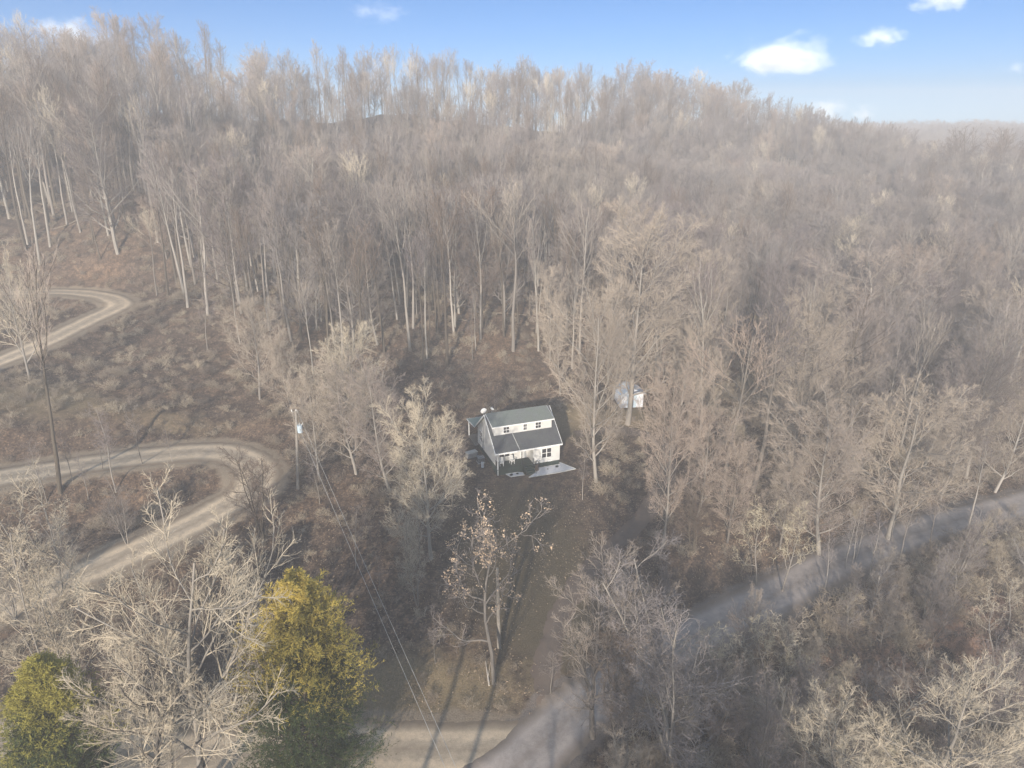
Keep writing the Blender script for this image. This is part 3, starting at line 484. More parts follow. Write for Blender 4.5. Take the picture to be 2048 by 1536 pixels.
def hw(u, v, z=0): c, s_ = math.cos(HY), math.sin(HY); return (HO[0]+u*c-v*s_, HO[1]+u*s_+v*c, HO[2]+z)
# dishes
def disc(R0, dep, n=16, rings=4):
    mb = MB(); pts = [(0, 0, 0)]; 
    for r_ in range(1, rings+1):
        for j in range(n): a = j*6.283/n; q = r_/rings; pts.append((R0*q*math.cos(a), R0*q*math.sin(a), dep*q*q))
    fs = [(0, 1+j, 1+(j+1) % n) for j in range(n)]+[(1+(r_-1)*n+j, 1+r_*n+j, 1+r_*n+(j+1) % n, 1+(r_-1)*n+(j+1) % n) for r_ in range(1, rings) for j in range(n)]
    k_ = len(pts); pts2 = [(x, y, z-.025) for x, y, z in pts]; fs2 = [tuple(i+k_ for i in f_[::-1]) for f_ in fs]; L0 = 1+(rings-1)*n
    fs3 = [(L0+j, L0+j+k_, L0+(j+1) % n+k_, L0+(j+1) % n) for j in range(n)]; return mb.poly(pts+pts2, fs+fs2+fs3)
for (u, v, z, rx, rz, R0, lb) in ((-.45, 4.1, 7.0, 74, 205, .42, 'white satellite dish seen edge on, on the left tip of the house ridge'), (.75, 4.4, 6.98, 62, 150, .27, 'smaller white dish on the house ridge, right of the edge on dish')):
    o = empty('satellite_dish', hw(u, v, z-.15), 0, lb, 'dish', 'dishes on the house roof')
    MB().tube([(0, 0, 0), (0, 0, .35), (0, -.05, .5)], .03).build('mast', M_GREY, o)
    e = disc(R0, .1).build('reflector', M_DISH, o, smooth=False); e.location = (0, -.05, .5); e.rotation_euler = (R(rx), 0, R(rz))
    MB().tube([(0, 0, -.02), (.02, .32*R0/.42, .36)], .012).build('feed_arm', M_GREY, e)
# porch chairs
def chair(u, v, rz, lb):
    x, y, z = hw(u, v, .855); o = empty('porch_chair', (x, y, z), HY+rz, lb, 'chair', 'white chairs on the front porch')
    for sx in (-.25, .21):
        for sy in (-.22, .2): MB().box(sx, sx+.05, sy, sy+.05, 0, .42 if sy > 0 else .62).build('leg', M_WHITE, o)
    MB().box(-.27, .27, -.25, .24, .42, .46).build('seat', M_WHITE, o); b_ = MB()
    for i in range(5): b_.box(-.25+i*.105, -.17+i*.105, .235, .27, .47, 1.08+(.05 if 0 < i < 4 else 0))
    b_.box(-.27, .27, .27, .30, .95, 1.03); b_.build('backrest', M_WHITE, o)
    for sx in (-.3, .22): MB().box(sx, sx+.08, -.27, .23, .62, .65).build('armrest', M_WHITE, o)
chair(.75, .65, R(-12), 'white slatted porch chair beside the corner post'); chair(2.25, .75, R(10), 'white slatted porch chair nearer the front door')
# planting beds, things in front of the house
def bed(pts, label, kerb=True):
    o = empty('gravel_bed', hw(pts[0][0], pts[0][1], 0), 0, label, 'gravel bed', 'white gravel beds before the porch'); ox, oy, _ = hw(*pts[0])
    W = [hw(*p_) for p_ in pts]; zz = [max(gz1(a[0], a[1]), -.05) for a in W]; L = [(a[0]-ox, a[1]-oy, q+.09) for a, q in zip(W, zz)]; n = len(L)
    rs = np.random.RandomState(len(pts)); c_ = np.mean(L, axis=0)
    mb = MB(); mb.poly(L+[(a, b_, c-.4) for a, b_, c in L], [tuple(range(n))]+[(i, i+n, (i+1) % n+n, (i+1) % n) for i in range(n)]); mb.build('gravel', M_WGRAV, o)
    if kerb: 
        kb = MB()
        for i in range(n):
            a, b_ = np.array(L[i]), np.array(L[(i+1) % n]); kb.tube([a-(0, 0, .02), (a+b_)/2-(0, 0, .02), b_-(0, 0, .02)], .07, 4)
        kb.build('edging', M_CONC, o)
bed([(1.0, -.35), (1.35, -1.25), (3.15, -1.35), (3.2, -.75), (2.7, -.45)], 'smaller white gravel bed left of the porch steps')
bed([(3.5, -2.15), (5.0, -2.2), (7.4, -2.25), (10.1, -2.1), (8.85, .35), (8.65, -.2), (5.0, -.25), (4.9, -1.2)], 'long white gravel bed under the front windows, right of the steps')
def shrub_ball(u, v, r_, lb, grp):
    rs = np.random.RandomState(int(u*100)); n = 260; D = nrm(rs.normal(size=(n, 3))); D[:, 2] = np.abs(D[:, 2]); r_ *= .62; P0 = D*r_*rs.uniform(.1, .6, (n, 1)); P1 = P0+nrm(D+.4*rs.normal(size=(n, 3)))*r_*.5
    V, F = tubes((np.stack([P0, (P0+P1)/2, P1], 1), np.tile([[.02, .035, .004]], (n, 1)), None), 3); x, y, z = hw(u, v); z = gz1(x, y)+.02
    me = npmesh('garden_shrub', V, F); me.materials.append(M_SHRUB); o = link(bpy.data.objects.new('garden_shrub', me)); o.location = (x, y, z); tag(o, lb, 'shrub', grp)
shrub_ball(1.55, -.85, .42, 'dark spiky shrub in the smaller gravel bed, left one', 'shrubs in the gravel beds'); shrub_ball(2.4, -.8, .38, 'dark spiky shrub in the smaller gravel bed, right one', 'shrubs in the gravel beds')
shrub_ball(8.0, -.75, .42, 'dark round shrub under the double front window', 'shrubs in the gravel beds'); shrub_ball(6.6, -.95, .22, 'tiny dark plant in the middle of the long gravel bed', 'shrubs in the gravel beds')
x, y, z = hw(5.15, -.75); o = empty('stump_planter', (x, y, gz1(x, y)), 0, 'brown wood stump planter holding a wreath ring, right of the porch steps', 'planter')
MB().tube([(0, 0, -.1), (0, 0, .5), (.02, 0, .95)], .26, 10, .2).build('stump', M_BROWN, o); MB().tube([(.24*math.sin(a), -.05, 1.2+.26*math.cos(a)) for a in np.linspace(0, 6.28, 13)], .06, 5).build('wreath', M_SHRUB, o)
# units at the gable side
x, y, z = hw(-1.0, 4.1); z = gz1(x, y); o = empty('air_conditioner', (x, y, z), HY, 'grey air conditioning unit beside the gable wall', 'air conditioner')
MB().box(-.45, .45, -.45, .45, .08, .85).build('casing', M_GREY, o, .03); g = MB(); [g.box(-.4, .4, -.462, -.452, .16+i*.09, .2+i*.09) for i in range(7)]; [g.box(-.462, -.452, -.4, .4, .16+i*.09, .2+i*.09) for i in range(7)]; g.build('grille', M_BLACK, o)
MB().box(-.5, .5, -.5, .5, -.1, .08).build('pad', M_CONC, o); MB().tube([(.3*math.sin(a), .3*math.cos(a), .87) for a in np.linspace(0, 6.28, 13)], .02, 4).build('fan_guard', M_BLACK, o)
x, y, z = hw(-1.7, 6.0); z = gz1(x, y); o = empty('storage_box', (x, y, z), HY+.2, 'pale grey lidded storage box behind the air conditioner', 'storage box')
MB().box(-.75, .75, -.4, .4, 0, .7).build('bin', M_GREY, o, .03); MB().box(-.79, .79, -.44, .44, .7, .8).build('lid', M_CONC, o, .02)
x, y, z = hw(-1.2, 2.6); z = gz1(x, y); o = empty('propane_tank', (x, y, z), HY, 'small white upright gas cylinder by the gable wall, in front of the air conditioner', 'gas cylinder')
MB().tube([(0, 0, .0), (0, 0, .06), (0, 0, .75)], .19, 10).build('cylinder', M_WHITE, o); MB().tube([(0, 0, .75), (0, 0, .9)], .08, 8).build('valve', M_GREY, o)
# ------------------------------------------------------------------ shed
sx_, sy_ = 18.2, 98.6; o = empty('garden_shed', (sx_, sy_, gz1(sx_, sy_)), R(9), 'pale blue white metal garden shed half hidden behind bare trees', 'shed')
MB().poly([(x_, y_, z_) for y_ in (-1.4, 1.9) for x_, z_ in ((-1.8, -.4), (1.8, -.4), (1.8, 2.15), (0, 2.95), (-1.8, 2.15))], [(0, 1, 2, 3, 4), (9, 8, 7, 6, 5)]+[(i, i+5, (i+1) % 5+5, (i+1) % 5) for i in range(5)]).build('wall', M_SHED, o)
for s_ in (-1, 1): MB().poly([(0, -1.7, 3.06), (s_*2.1, -1.7, 2.12), (s_*2.1, 2.1, 2.12), (0, 2.1, 3.06), (0, -1.7, 2.98), (s_*2.1, -1.7, 2.04), (s_*2.1, 2.1, 2.04), (0, 2.1, 2.98)], [(0, 1, 2, 3), (7, 6, 5, 4), (0, 4, 5, 1), (1, 5, 6, 2), (2, 6, 7, 3), (3, 7, 4, 0)]).build('roof', M_SROOF, o)
for q0, q1 in ((0, 5), (12, 17)):
    rb = MB(); [rb.box(-1.76+i*.22, -1.72+i*.22, -1.425, -1.402, -.3, 2.1) for i in range(q0, q1)]; rb.box(-1.76+q0*.22, -1.72+(q1-1)*.22, -1.412, -1.4, -.3, 2.1); rb.build('ribbed_panel', M_SHED, o)
dr_ = MB().box(-.72, .72, -1.45, -1.405, -.1, 1.95).build('door', M_GALV, o); MB().box(-.01, .01, -1.462, -1.45, -.1, 1.95).box(.08, .12, -1.49, -1.45, .9, 1.1).build('handle', M_BLACK, dr_)
# ------------------------------------------------------------------ poles and wires
def upole(x, y, h, lean, lb, trans=True, name='utility_pole', cat='utility pole'):
    z = gz1(x, y)-.3; o = empty(name, (x, y, z), 0, lb, cat); MB().tube([(0, 0, 0), (lean[0]*.5, lean[1]*.5, h*.5), (lean[0], lean[1], h)], .19, 10, .13).build('pole', M_POLE, o)
    if trans:
        tx, ty, tz = lean[0]*.8, lean[1]*.8, h*.79; MB().tube([(tx+.42, ty-.1, tz-.45), (tx+.42, ty-.1, tz+.45)], .30, 12).build('transformer', M_GALV, o); MB().tube([(tx+.42, ty-.1, tz+.45), (tx+.42, ty-.1, tz+.75)], .06, 6).tube([(tx+.62, ty-.1, tz+.4), (tx+.85, ty-.1, tz+.75)], .05, 6).build('bushing', M_CONC, o)
        MB().box(tx, tx+.3, ty-.12, ty-.04, tz-.2, tz-.1).build('bracket', M_GREY, o); MB().box(lean[0]-.6, lean[0]+.25, lean[1]-.06, lean[1]+.06, h-.18, h-.06).build('crossarm', M_POLE, o); [MB().tube([(lean[0]+q_, lean[1], h-.06), (lean[0]+q_, lean[1], h+.17)], .05, 6).build('insulator', M_WHITE, o) for q_ in (-.5, 0)]
    return (x+lean[0], y+lean[1], z+h)
t1 = upole(-25.4, 71.4, 10.3, (.9, .0), 'wooden utility pole with a pale blue transformer, beside the lower dirt loop')
t3 = upole(9.9, 5.6, 8.6, (0, 0), 'nearer wooden utility pole where both cables end, below the driveway')
upole(-1.2, 50.6, 9.0, (-.1, 0), 'bare wooden pole behind the tan leaved oak', False, 'wooden_pole', 'wooden pole')
for dx, dz, lb in ((-.45, 0, 'left of the two pale overhead cables above the lawn edge'), (.1, .1, 'right of the two pale overhead cables above the lawn edge')):
    a = np.array(t1)+(dx, 0, dz); b_ = np.array(t3)+(dx*1.3-.1, 0, -1.0+dz); q = np.linspace(0, 1, 25)[:, None]; pts = a*(1-q)+b_*q; pts[:, 2] -= 4*.6*(q*(1-q))[:, 0]
    tag(MB().tube(pts, .015, 4).build('overhead_cable', M_WIRE), lb, 'cable', 'overhead cables over the driveway')
# ------------------------------------------------------------------ logs
def log(x, y, L_, r_, yaw, mat_, lb, grp=None, branches=2):
    c, s_ = math.cos(yaw), math.sin(yaw); pts = [(x+c*t*L_, y+s_*t*L_) for t in (-.5, -.17, .17, .5)]; rs = np.random.RandomState(int(abs(x*10+y)))
    P = [(a-x, b_-y, gz1(a, b_)+r_*.7-gz1(x, y)+.03*k_) for k_, (a, b_) in enumerate(pts)]; mb = MB().tube(P, r_, 7, r_*.5)
    for i in range(branches):
        p0 = np.array(P[1+i]); d_ = nrm(np.array([rs.normal(), rs.normal(), .8])); mb.tube([p0, p0+d_*.6, p0+d_*1.2+(0, 0, .15)], r_*.35, 5, r_*.1)
    o = mb.build('fallen_log', mat_); o.location = (x, y, gz1(x, y)); tag(o, lb, 'log', grp)
log(-2.2, 47.9, 2.3, .09, R(100), M_LOG, 'bleached fallen limb lying on the lawn edge below the tan leaved oak', 'fallen wood', 1)
x, y = -3.3, 70.6; o = empty('brush_pile', (x, y, gz1(x, y)), 0, 'small heap of sticks on the lawn left below the house', 'stick pile')
rs = np.random.RandomState(3); sp = MB()
for i in range(26): a = rs.rand()*6.28; L_ = rs.uniform(.4, 1.0); p0 = np.array([rs.normal()*.35, rs.normal()*.3, .05+rs.rand()*.3]); d_ = np.array([math.cos(a), math.sin(a), rs.normal()*.15]); sp.tube([p0-d_*L_*.5, p0+d_*L_*.5], .03, 4)
sp.build('sticks', M_DLOG, o)
# ------------------------------------------------------------------ named trees
TM = {'B': (M_BARK, M_TWIG), 'F': (M_BARK, M_TWIG), 'C': (M_BARK, M_TWIG), 'O': (M_BARK, M_PTWIG), 'G': (M_BARK, M_LTWIG)}
NAMES = {'B': 'bare_tree', 'F': 'bare_tree', 'C': 'bare_tree', 'G': 'bare_tree', 'O': 'bare_oak'}
HSEED = {'B': [11, 12, 13, 14], 'F': [21, 22, 23, 24, 25], 'C': [31, 32, 33], 'G': [71, 72, 73], 'O': [41, 42], 'S': [51, 52, 53]}
OCC = []
def leaves_on(o, tips, n, hs, ws, seed):
    rs = np.random.RandomState(seed); T = tips[rs.rand(len(tips)) < 1]; top = T[T[:, 2] > .45]; cc = top[rs.choice(len(top), 130)]
    pts = np.repeat(cc, n, 0)+rs.normal(size=(len(cc)*n, 3))*np.array([.011/ws, .011/ws, .011]); k_ = len(pts)
    a = nrm(rs.normal(size=(k_, 3))); b_ = nrm(np.cross(a, rs.normal(size=(k_, 3)))); s = rs.uniform(.05, .10, (k_, 1))/hs
    mid = pts+nrm(np.cross(a, b_))*s*.35; V = np.stack([pts-a*s*1.3, mid-b_*s*.8, pts+a*s*1.3, mid+b_*s*.8], 1).reshape(-1, 3); me = npmesh('leaves', V, np.arange(k_*4).reshape(-1, 4)); me.materials.append(M_LEAF); link(bpy.data.objects.new('leaves', me), o)
def cedar(x, y, h, wf, seed, label, stops, kname):
    rs = np.random.RandomState(seed); o = empty('cedar_tree', (x, y, gz1(x, y)-.2), rs.rand()*6, label, 'cedar')
    t = extend(rs, np.zeros((1, 3)), np.array([[0, 0, 1.]]), np.array([h*.98]), np.array([.26]), 10, .02, .02, .08)
    g = kids(rs, t, 340, .05, .995, 55, 85, .30*wf, .35, lambda u: np.interp(u, [0, .12, .3, .55, .8, 1], [.60, .82, .86, .74, .50, .14])*rs.uniform(.72, 1.12, u.shape), .3)
    l = extend(rs, *g, 5, .10, .09, .3); b_ = extend(rs, *kids(rs, l, 11, .18, 1, 25, 60, .34, .5, lambda u: 1.15-.6*u, .3), 3, .15, .09, .3); k_ = extend(rs, *kids(rs, b_, 5, .1, 1, 20, 60, .6, .7, lambda u: 1+0*u, .25), 2, .15, .06, .3)
    tr = tubes(clampR(t, .05), 8); me = npmesh('trunk', tr[0], tr[1], True); me.materials.append(M_DBARK); link(bpy.data.objects.new('trunk', me), o)
    lb_ = tubes(clampR(l, .02), 3); me = npmesh('limbs', *lb_); me.materials.append(M_DBARK); link(bpy.data.objects.new('limbs', me), o)
    # foliage: short sprays along the fine twigs
    P = k_[0]; n = len(P); m_ = 7; q = rs.rand(n, m_); base = P[:, 0][:, None]*(1-q[..., None])+P[:, 2][:, None]*q[..., None]; base = base.reshape(-1, 3); d_ = np.repeat(nrm(P[:, 2]-P[:, 0]), m_, 0); d_ = nrm(d_+.7*rs.normal(size=d_.shape)+[0, 0, .25])
    L_ = rs.uniform(.10, .24, (len(base), 1)); pts = np.stack([base, base+d_*L_*.5, base+d_*L_], 1); V, F = tubes((pts, np.tile([[.006, .017, .004]], (len(base), 1)), None), 3)
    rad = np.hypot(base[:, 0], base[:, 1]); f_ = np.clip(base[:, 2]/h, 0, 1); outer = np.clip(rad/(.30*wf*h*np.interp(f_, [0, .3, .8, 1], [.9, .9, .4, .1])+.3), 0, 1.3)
    # gold on upper and outer sprays: pollen cones plus sunlight painted into the colour
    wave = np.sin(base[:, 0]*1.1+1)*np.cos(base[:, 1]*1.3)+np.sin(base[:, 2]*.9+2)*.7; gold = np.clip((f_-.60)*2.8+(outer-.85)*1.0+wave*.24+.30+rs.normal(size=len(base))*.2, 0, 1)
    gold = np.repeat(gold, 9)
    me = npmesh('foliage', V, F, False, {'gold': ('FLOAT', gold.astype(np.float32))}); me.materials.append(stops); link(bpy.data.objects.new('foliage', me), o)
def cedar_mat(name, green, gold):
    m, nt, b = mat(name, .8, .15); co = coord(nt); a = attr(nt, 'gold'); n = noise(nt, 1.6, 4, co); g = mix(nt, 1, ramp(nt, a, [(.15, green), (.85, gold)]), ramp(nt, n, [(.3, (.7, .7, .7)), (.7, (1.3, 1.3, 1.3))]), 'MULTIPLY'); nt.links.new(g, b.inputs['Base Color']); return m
M_LITTER = simple('pale_dead_leaves', (.22, .165, .12), (.42, .32, .225), .35, .9, .1)
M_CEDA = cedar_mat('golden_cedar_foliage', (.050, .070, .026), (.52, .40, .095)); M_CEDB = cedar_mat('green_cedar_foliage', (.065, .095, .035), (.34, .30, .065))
for i, (ty, x, y, h, wf, lb) in enumerate(HEROES):
    rs = random.Random(i*7+1); OCC.append((x, y, 2.6))
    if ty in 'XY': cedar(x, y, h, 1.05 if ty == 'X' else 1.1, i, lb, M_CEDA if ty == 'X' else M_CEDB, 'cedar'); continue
    tm, cm = TM[ty]
    if 'dark ' in lb and 'dome' not in lb and 'round' not in lb: tm, cm = M_DBARK, M_DTWIG
    if i in (0, 1, 2, 9, 10) : cm = M_GTWIG
    
    if 'cream' in lb: cm = M_GTWIG
    if 'rust' in lb or 'orange' in lb: cm = M_RTWIG
    if 'tan leaves' in lb: cm = M_TWIG
    if i == 14: cm = M_LTWIG
    sd = HSEED[ty][i % len(HSEED[ty])]
    o = plant_tree(NAMES[ty], ty, sd, x, y, gz1(x, y), h, wf, rs.uniform(0, 6.28) if i != 14 else 0, (rs.gauss(0, .02), rs.gauss(0, .02)+(.13 if i == 14 else .03 if x < -30 else 0)), lb, 'bare tree', None, tm, cm)
    if 'tan leaves' in lb: leaves_on(o, tree_mesh('O', sd, tm, cm)[3], 9, h, wf, 4)
for i, (x, y, h) in enumerate(SAPS): OCC.append((x, y, 1))
sap_sorted = sorted(range(len(SAPS)), key=lambda i: SAPS[i][0]/SAPS[i][1])
ORD = ['first', 'second', 'third', 'fourth', 'fifth', 'sixth', 'seventh', 'eighth', 'ninth', 'tenth', 'eleventh', 'twelfth', 'thirteenth', 'fourteenth', 'fifteenth', 'sixteenth', 'seventeenth', 'eighteenth', 'nineteenth', 'twentieth']+['%dth' % k for k in range(21, 60)]
def sap_zone(x, y):
    if x < -40 and y < 90: return 'beside the lower dirt loop'
    if x < -30: return 'on the slope under the upper dirt loop'
    if x < 0: return 'around the lawn left of the house'
    if x < 33: return 'between the house and the road'
    return 'along the far roadside at the right'
zc = {}
for i in sap_sorted:
    x, y, h = SAPS[i]; zn = sap_zone(x, y); zc[zn] = zc.get(zn, 0)+1
    plant_tree('sapling', 'S', HSEED['S'][i % 3], x, y, gz1(x, y), max(h, 5), 1.0, i*1.3, (0, 0), '%s thin sapling from the left %s' % (ORD[zc[zn]-1], zn), 'sapling', 'thin saplings', M_BARK, M_TWIG)
# trees just below the frame: their long shadows fall over the driveway and the house
for q, (x, y, h) in enumerate(((-19, 6, 31), (-14.5, 4.5, 33), (-11, 6.5, 31), (3, 12, 22), (9, 14, 20), (15, 12, 21))):
    plant_tree('bare_tree', 'F' if x < -5 else 'G', HSEED['F'][q % 5] if x < -5 else 71+q % 3, x, y, gz1(x, y), h, 1.0 if h > 25 else 1.3, q*1.7, (0, 0), '%s tall bare tree from the left in the nearest row' % ORD[q], 'bare tree', 'trees below the driveway', M_BARK, M_TWIG)
for q, (x, y, h) in enumerate(((143, 232, 26), (149, 236, 29), (154, 230, 27), (161, 238, 28), (176, 232, 31), (182, 238, 28), (188, 231, 30))):
    plant_tree('bare_tree', 'G' if q in (0, 2) else 'F', HSEED['G'][q % 3] if q in (0, 2) else HSEED['F'][q % 5], x, y, gz1(x, y), h, 1.25, q*1.9, (0, 0), '%s tree from the left rising above the hazy skyline at the right' % ORD[q], 'bare tree', 'trees above the right skyline', M_DBARK, M_DTWIG)
# ------------------------------------------------------------------ forest scatter
rs = np.random.RandomState(77)
def edge(x): return np.interp(x, [-150, -95, -78, -62, -50, -28, -14, 0, 12, 24, 34, 60, 100, 140], [134, 134, 129, 121, 106, 97, 99, 110, 104, 98, 86, 80, 84, 88])
def inview(x, y, z, m=60):   # plain frustum cull in world space (keeps a margin)
    P = R(20.6); d = y*math.cos(P)-(z-42)*math.sin(P); u = x/np.maximum(d, 1)*683; return (d > 5) & (np.abs(u) < 512+m)
def scatter(x0, x1, y0, y1, sp, jit=.42):
    X, Y = np.meshgrid(np.arange(x0, x1, sp), np.arange(y0, y1, sp)); X = X+rs.uniform(-jit, jit, X.shape)*sp; Y = Y+rs.uniform(-jit, jit, Y.shape)*sp; return X.ravel(), Y.ravel()
X, Y = scatter(-210, 250, 78, 300, 3.85); Z = ground_z(X, Y)
dens = np.clip(.93+0*X, 0, 1); dens = np.where((X > 26) & (Y < 125), .42, dens)
k = (Y > edge(X)+rs.uniform(-3, 6, X.shape)) & inview(X, Y, Z+12) & (rs.rand(len(X)) < dens)
crest = np.interp(X, [-170, -136, -90, -40, 0, 50, 100, 140, 160, 175], [185, 197, 215, 240, 258, 265, 262, 268, 290, 400])
k &= (Y < crest+np.where(X > 45, 16, 5)) & ((Y < crest-26) | (X > 70) | (rs.rand(len(X)) < .55))
for ox, oy, orad in OCC: k &= (X-ox)**2+(Y-oy)**2 > orad**2
pn = k & (Y < 150) & (X < 0); dd = np.full(X.shape, 9.); dd[pn] = pathdist(X[pn], Y[pn], ['driveway_high'])[0]; k &= dd > 2
X, Y, Z = X[k], Y[k], Z[k]; n = len(X)
hh = 19.8+4.5*np.clip((-X-20)/80, 0, 1)+1.6*rs.normal(size=n)+4*np.exp(-((Y-edge(X))/18)**2)*(X < 30)
hh = np.where(X > 150, hh-2, hh)+rs.uniform(-2.2, 2.2, n)
isB = rs.rand(n) < np.where((X > 25) & (Y < 160), .5, np.where(X > 25, .35, .12)); seedi = rs.randint(0, 4, n); wf = rs.uniform(.72, 1.1, n)*np.where(isB, .95, .92); rz = rs.rand(n)*6.28; tilt = rs.normal(size=(n, 2))*.03; rz = np.where(X < -40, rs.choice([0, 6.0, .4, -.5], n), rz); tilt[:, 1] += .06*np.clip((-X-20)/70, 0, 1)
und = rs.rand(n) < .22; hh = np.where(und & (Y < 240), hh*rs.uniform(.5, .75, n), hh)      # understorey trees
dist = np.hypot(np.hypot(X, Y), 42-Z); near = np.argsort(dist)[:190]; nearset = np.zeros(n, bool); nearset[near] = True
SECT = [(-.60, 'above the upper dirt loop'), (-.42, 'above the lower dirt loop'), (-.22, 'up the slope beyond the utility pole'), (0, 'up the slope behind the house'), (.17, 'up the slope behind the shed'), (.34, 'in the wood right of the shed'), (.52, 'in the wood toward the right edge'), (9, 'at the far right edge')]
BAND = [(6, 'front wood edge'), (16, 'second rank'), (30, 'third rank'), (999, 'deeper ranks')]
cells = {}
for i in near:
    s_ = X[i]/Y[i]; sec = next(t for q, t in SECT if s_ < q); dpt = Y[i]-edge(X[i]); bd = next(t for q, t in BAND if dpt < q); cells.setdefault((sec, bd), []).append((s_, i))
PR = [(M_BARK, M_TWIG), (M_BARK, M_TWIG), (M_DBARK, M_TWIG), (M_PBARK, M_TWIG), (M_DBARK, M_DTWIG), (M_BARK, M_TWIG), (M_DBARK, M_TWIG)]
for (sec, bd), L in cells.items():
    L.sort()
    for q, (s_, i) in enumerate(L):
        ki = 'G' if isB[i] else 'F'; sd = HSEED[ki][seedi[i] % len(HSEED[ki])]; tm, cm = PR[i % 7]
        plant_tree('bare_tree', ki, sd, X[i], Y[i], Z[i], hh[i], wf[i], rz[i], tilt[i], '%s bare tree from the left, %s %s' % (ORD[q], bd, sec), 'bare tree', 'bare trees at the foot of the hillside wood', tm, cm)
# the rest of the wood: too many to tell apart
def instancer(name, protos, P, S, Ro, I, label=None, cat=None):
    col = bpy.data.collections.new(name+'_kinds')
    for j, me in enumerate(protos): col.objects.link(bpy.data.objects.new('kind%02d' % j, me))
    me = bpy.data.meshes.new(name); me.vertices.add(len(P)); me.vertices.foreach_set('co', np.asarray(P, np.float32).ravel())
    for an, typ, key, dat in (('scl', 'FLOAT_VECTOR', 'vector', S), ('rot', 'FLOAT_VECTOR', 'vector', Ro), ('pick', 'INT', 'value', I)):
        a = me.attributes.new(an, typ, 'POINT'); a.data.foreach_set(key, np.asarray(dat, np.int32 if typ == 'INT' else np.float32).ravel())
    o = link(bpy.data.objects.new(name, me)); g = bpy.data.node_groups.new(name, 'GeometryNodeTree'); g.interface.new_socket('Geometry', in_out='INPUT', socket_type='NodeSocketGeometry'); g.interface.new_socket('Geometry', in_out='OUTPUT', socket_type='NodeSocketGeometry')
    gi = g.nodes.new('NodeGroupInput'); go = g.nodes.new('NodeGroupOutput'); ip = g.nodes.new('GeometryNodeInstanceOnPoints'); ci = g.nodes.new('GeometryNodeCollectionInfo'); ci.inputs[0].default_value = col; ci.inputs[1].default_value = True; ci.inputs[2].default_value = True
    def na(an, dt): a = g.nodes.new('GeometryNodeInputNamedAttribute'); a.data_type = dt; a.inputs[0].default_value = an; return a.outputs[0]
    g.links.new(gi.outputs[0], ip.inputs['Points']); g.links.new(ci.outputs[0], ip.inputs['Instance']); ip.inputs['Pick Instance'].default_value = True
    g.links.new(na('pick', 'INT'), ip.inputs['Instance Index']); er = g.nodes.new('FunctionNodeEulerToRotation'); g.links.new(na('rot', 'FLOAT_VECTOR'), er.inputs[0]); g.links.new(er.outputs[0], ip.inputs['Rotation']); g.links.new(na('scl', 'FLOAT_VECTOR'), ip.inputs['Scale'])
    g.links.new(ip.outputs[0], go.inputs[0]); md = o.modifiers.new('nodes', 'NODES'); md.node_group = g; return tag(o, label, cat, kind='stuff')
protos = [tree_mesh('F', s_, *PR[(0, 3, 2, 4)[j]])[2] for j, s_ in enumerate(HSEED['F'][:4])]+[tree_mesh('G', s_, M_BARK, M_TWIG)[2] for s_ in (71, 72, 73, 71)]+[tree_mesh('F', 21, M_BARK, M_GTWIG)[2], tree_mesh('G', 72, M_BARK, M_RTWIG)[2]]
r_ = ~nearset; pk = np.where(isB, 4, 0)+seedi; gold = rs.rand(n); pk = np.where(gold < .06, 8, np.where(gold < .10, 9, pk))
instancer('hillside_forest', protos, np.c_[X, Y, Z-.2][r_], np.c_[hh*wf, hh*wf, hh][r_], np.c_[tilt, rz][r_], pk[r_], 'hazy bare hardwood forest covering the hillside up to the ridge', 'forest')
X2, Y2 = scatter(40, 460, 300, 680, 9.0); Z2 = ground_z(X2, Y2); k = inview(X2, Y2, Z2+10, 30); X2, Y2, Z2 = X2[k], Y2[k], Z2[k]; n2 = len(X2); h2 = rs.uniform(15, 21, n2)
instancer('distant_woods', protos, np.c_[X2, Y2, Z2-.2], np.c_[h2*1.2, h2*1.2, h2], np.c_[np.zeros((n2, 2)), rs.rand(n2)*6.28], rs.randint(0, 8, n2), 'pale distant woods beyond the end of the ridge', 'woods')
print('forest', n, 'far', n2)
# ------------------------------------------------------------------ undergrowth
bp = []
for s_ in (61, 62, 63, 64):
    tr, cr, _ = tree_geo(s_, 'D'); V, F = join([tr, cr]); me = npmesh('brush', V, F); me.materials.append(M_BTWIG); bp.append(me)
def brush(name, X, Y, h, label, cat, material=None, wid=1.0, keep=None):
    pr = bp
    if material: pr = [q.copy() for q in bp]; [q.materials.clear() or q.materials.append(material) for q in pr]
    Z = ground_z(X, Y); n = len(X); instancer(name, pr, np.c_[X, Y, Z], np.c_[h*wid, h*wid, h], np.c_[rs.normal(size=(n, 2))*.08, rs.rand(n)*6.28], rs.randint(0, len(pr), n), label, cat)
def clear(X, Y, m=1.2, lawnw=True):
    ok = np.ones(len(X), bool); nr = (X > -110) & (X < 115) & (Y < 150); d_ = np.full(X.shape, 99.); d_[nr] = pathdist(X[nr], Y[nr])[0]; ok &= d_ > m
    ok &= np.hypot(X-1.5, Y-83) > 9.5
    if lawnw: ok &= (((X-1)/11)**2+((Y-65)/15)**2 > 1)
    ok &= np.hypot(X-18.2, Y-98.6) > 4; return ok
X, Y = scatter(-150, 190, 36, 235, 2.1, .5); k = inview(X, Y, ground_z(X, Y), 20) & clear(X, Y, .8) & (rs.rand(len(X)) < np.where(Y > 150, .5, .75)*np.where((X > 14) & (Y < 62), 0, 1)); X, Y = X[k], Y[k]
brush('undergrowth', X, Y, rs.uniform(.5, 1.7, len(X))*np.where((X > 30) & (Y > 62), 1.5, 1)*np.where((np.abs(X+8) < 26) & (Y < 66), .7, 1), 'low tangled brush and seedlings on the forest floor', 'undergrowth', None, 1.5)
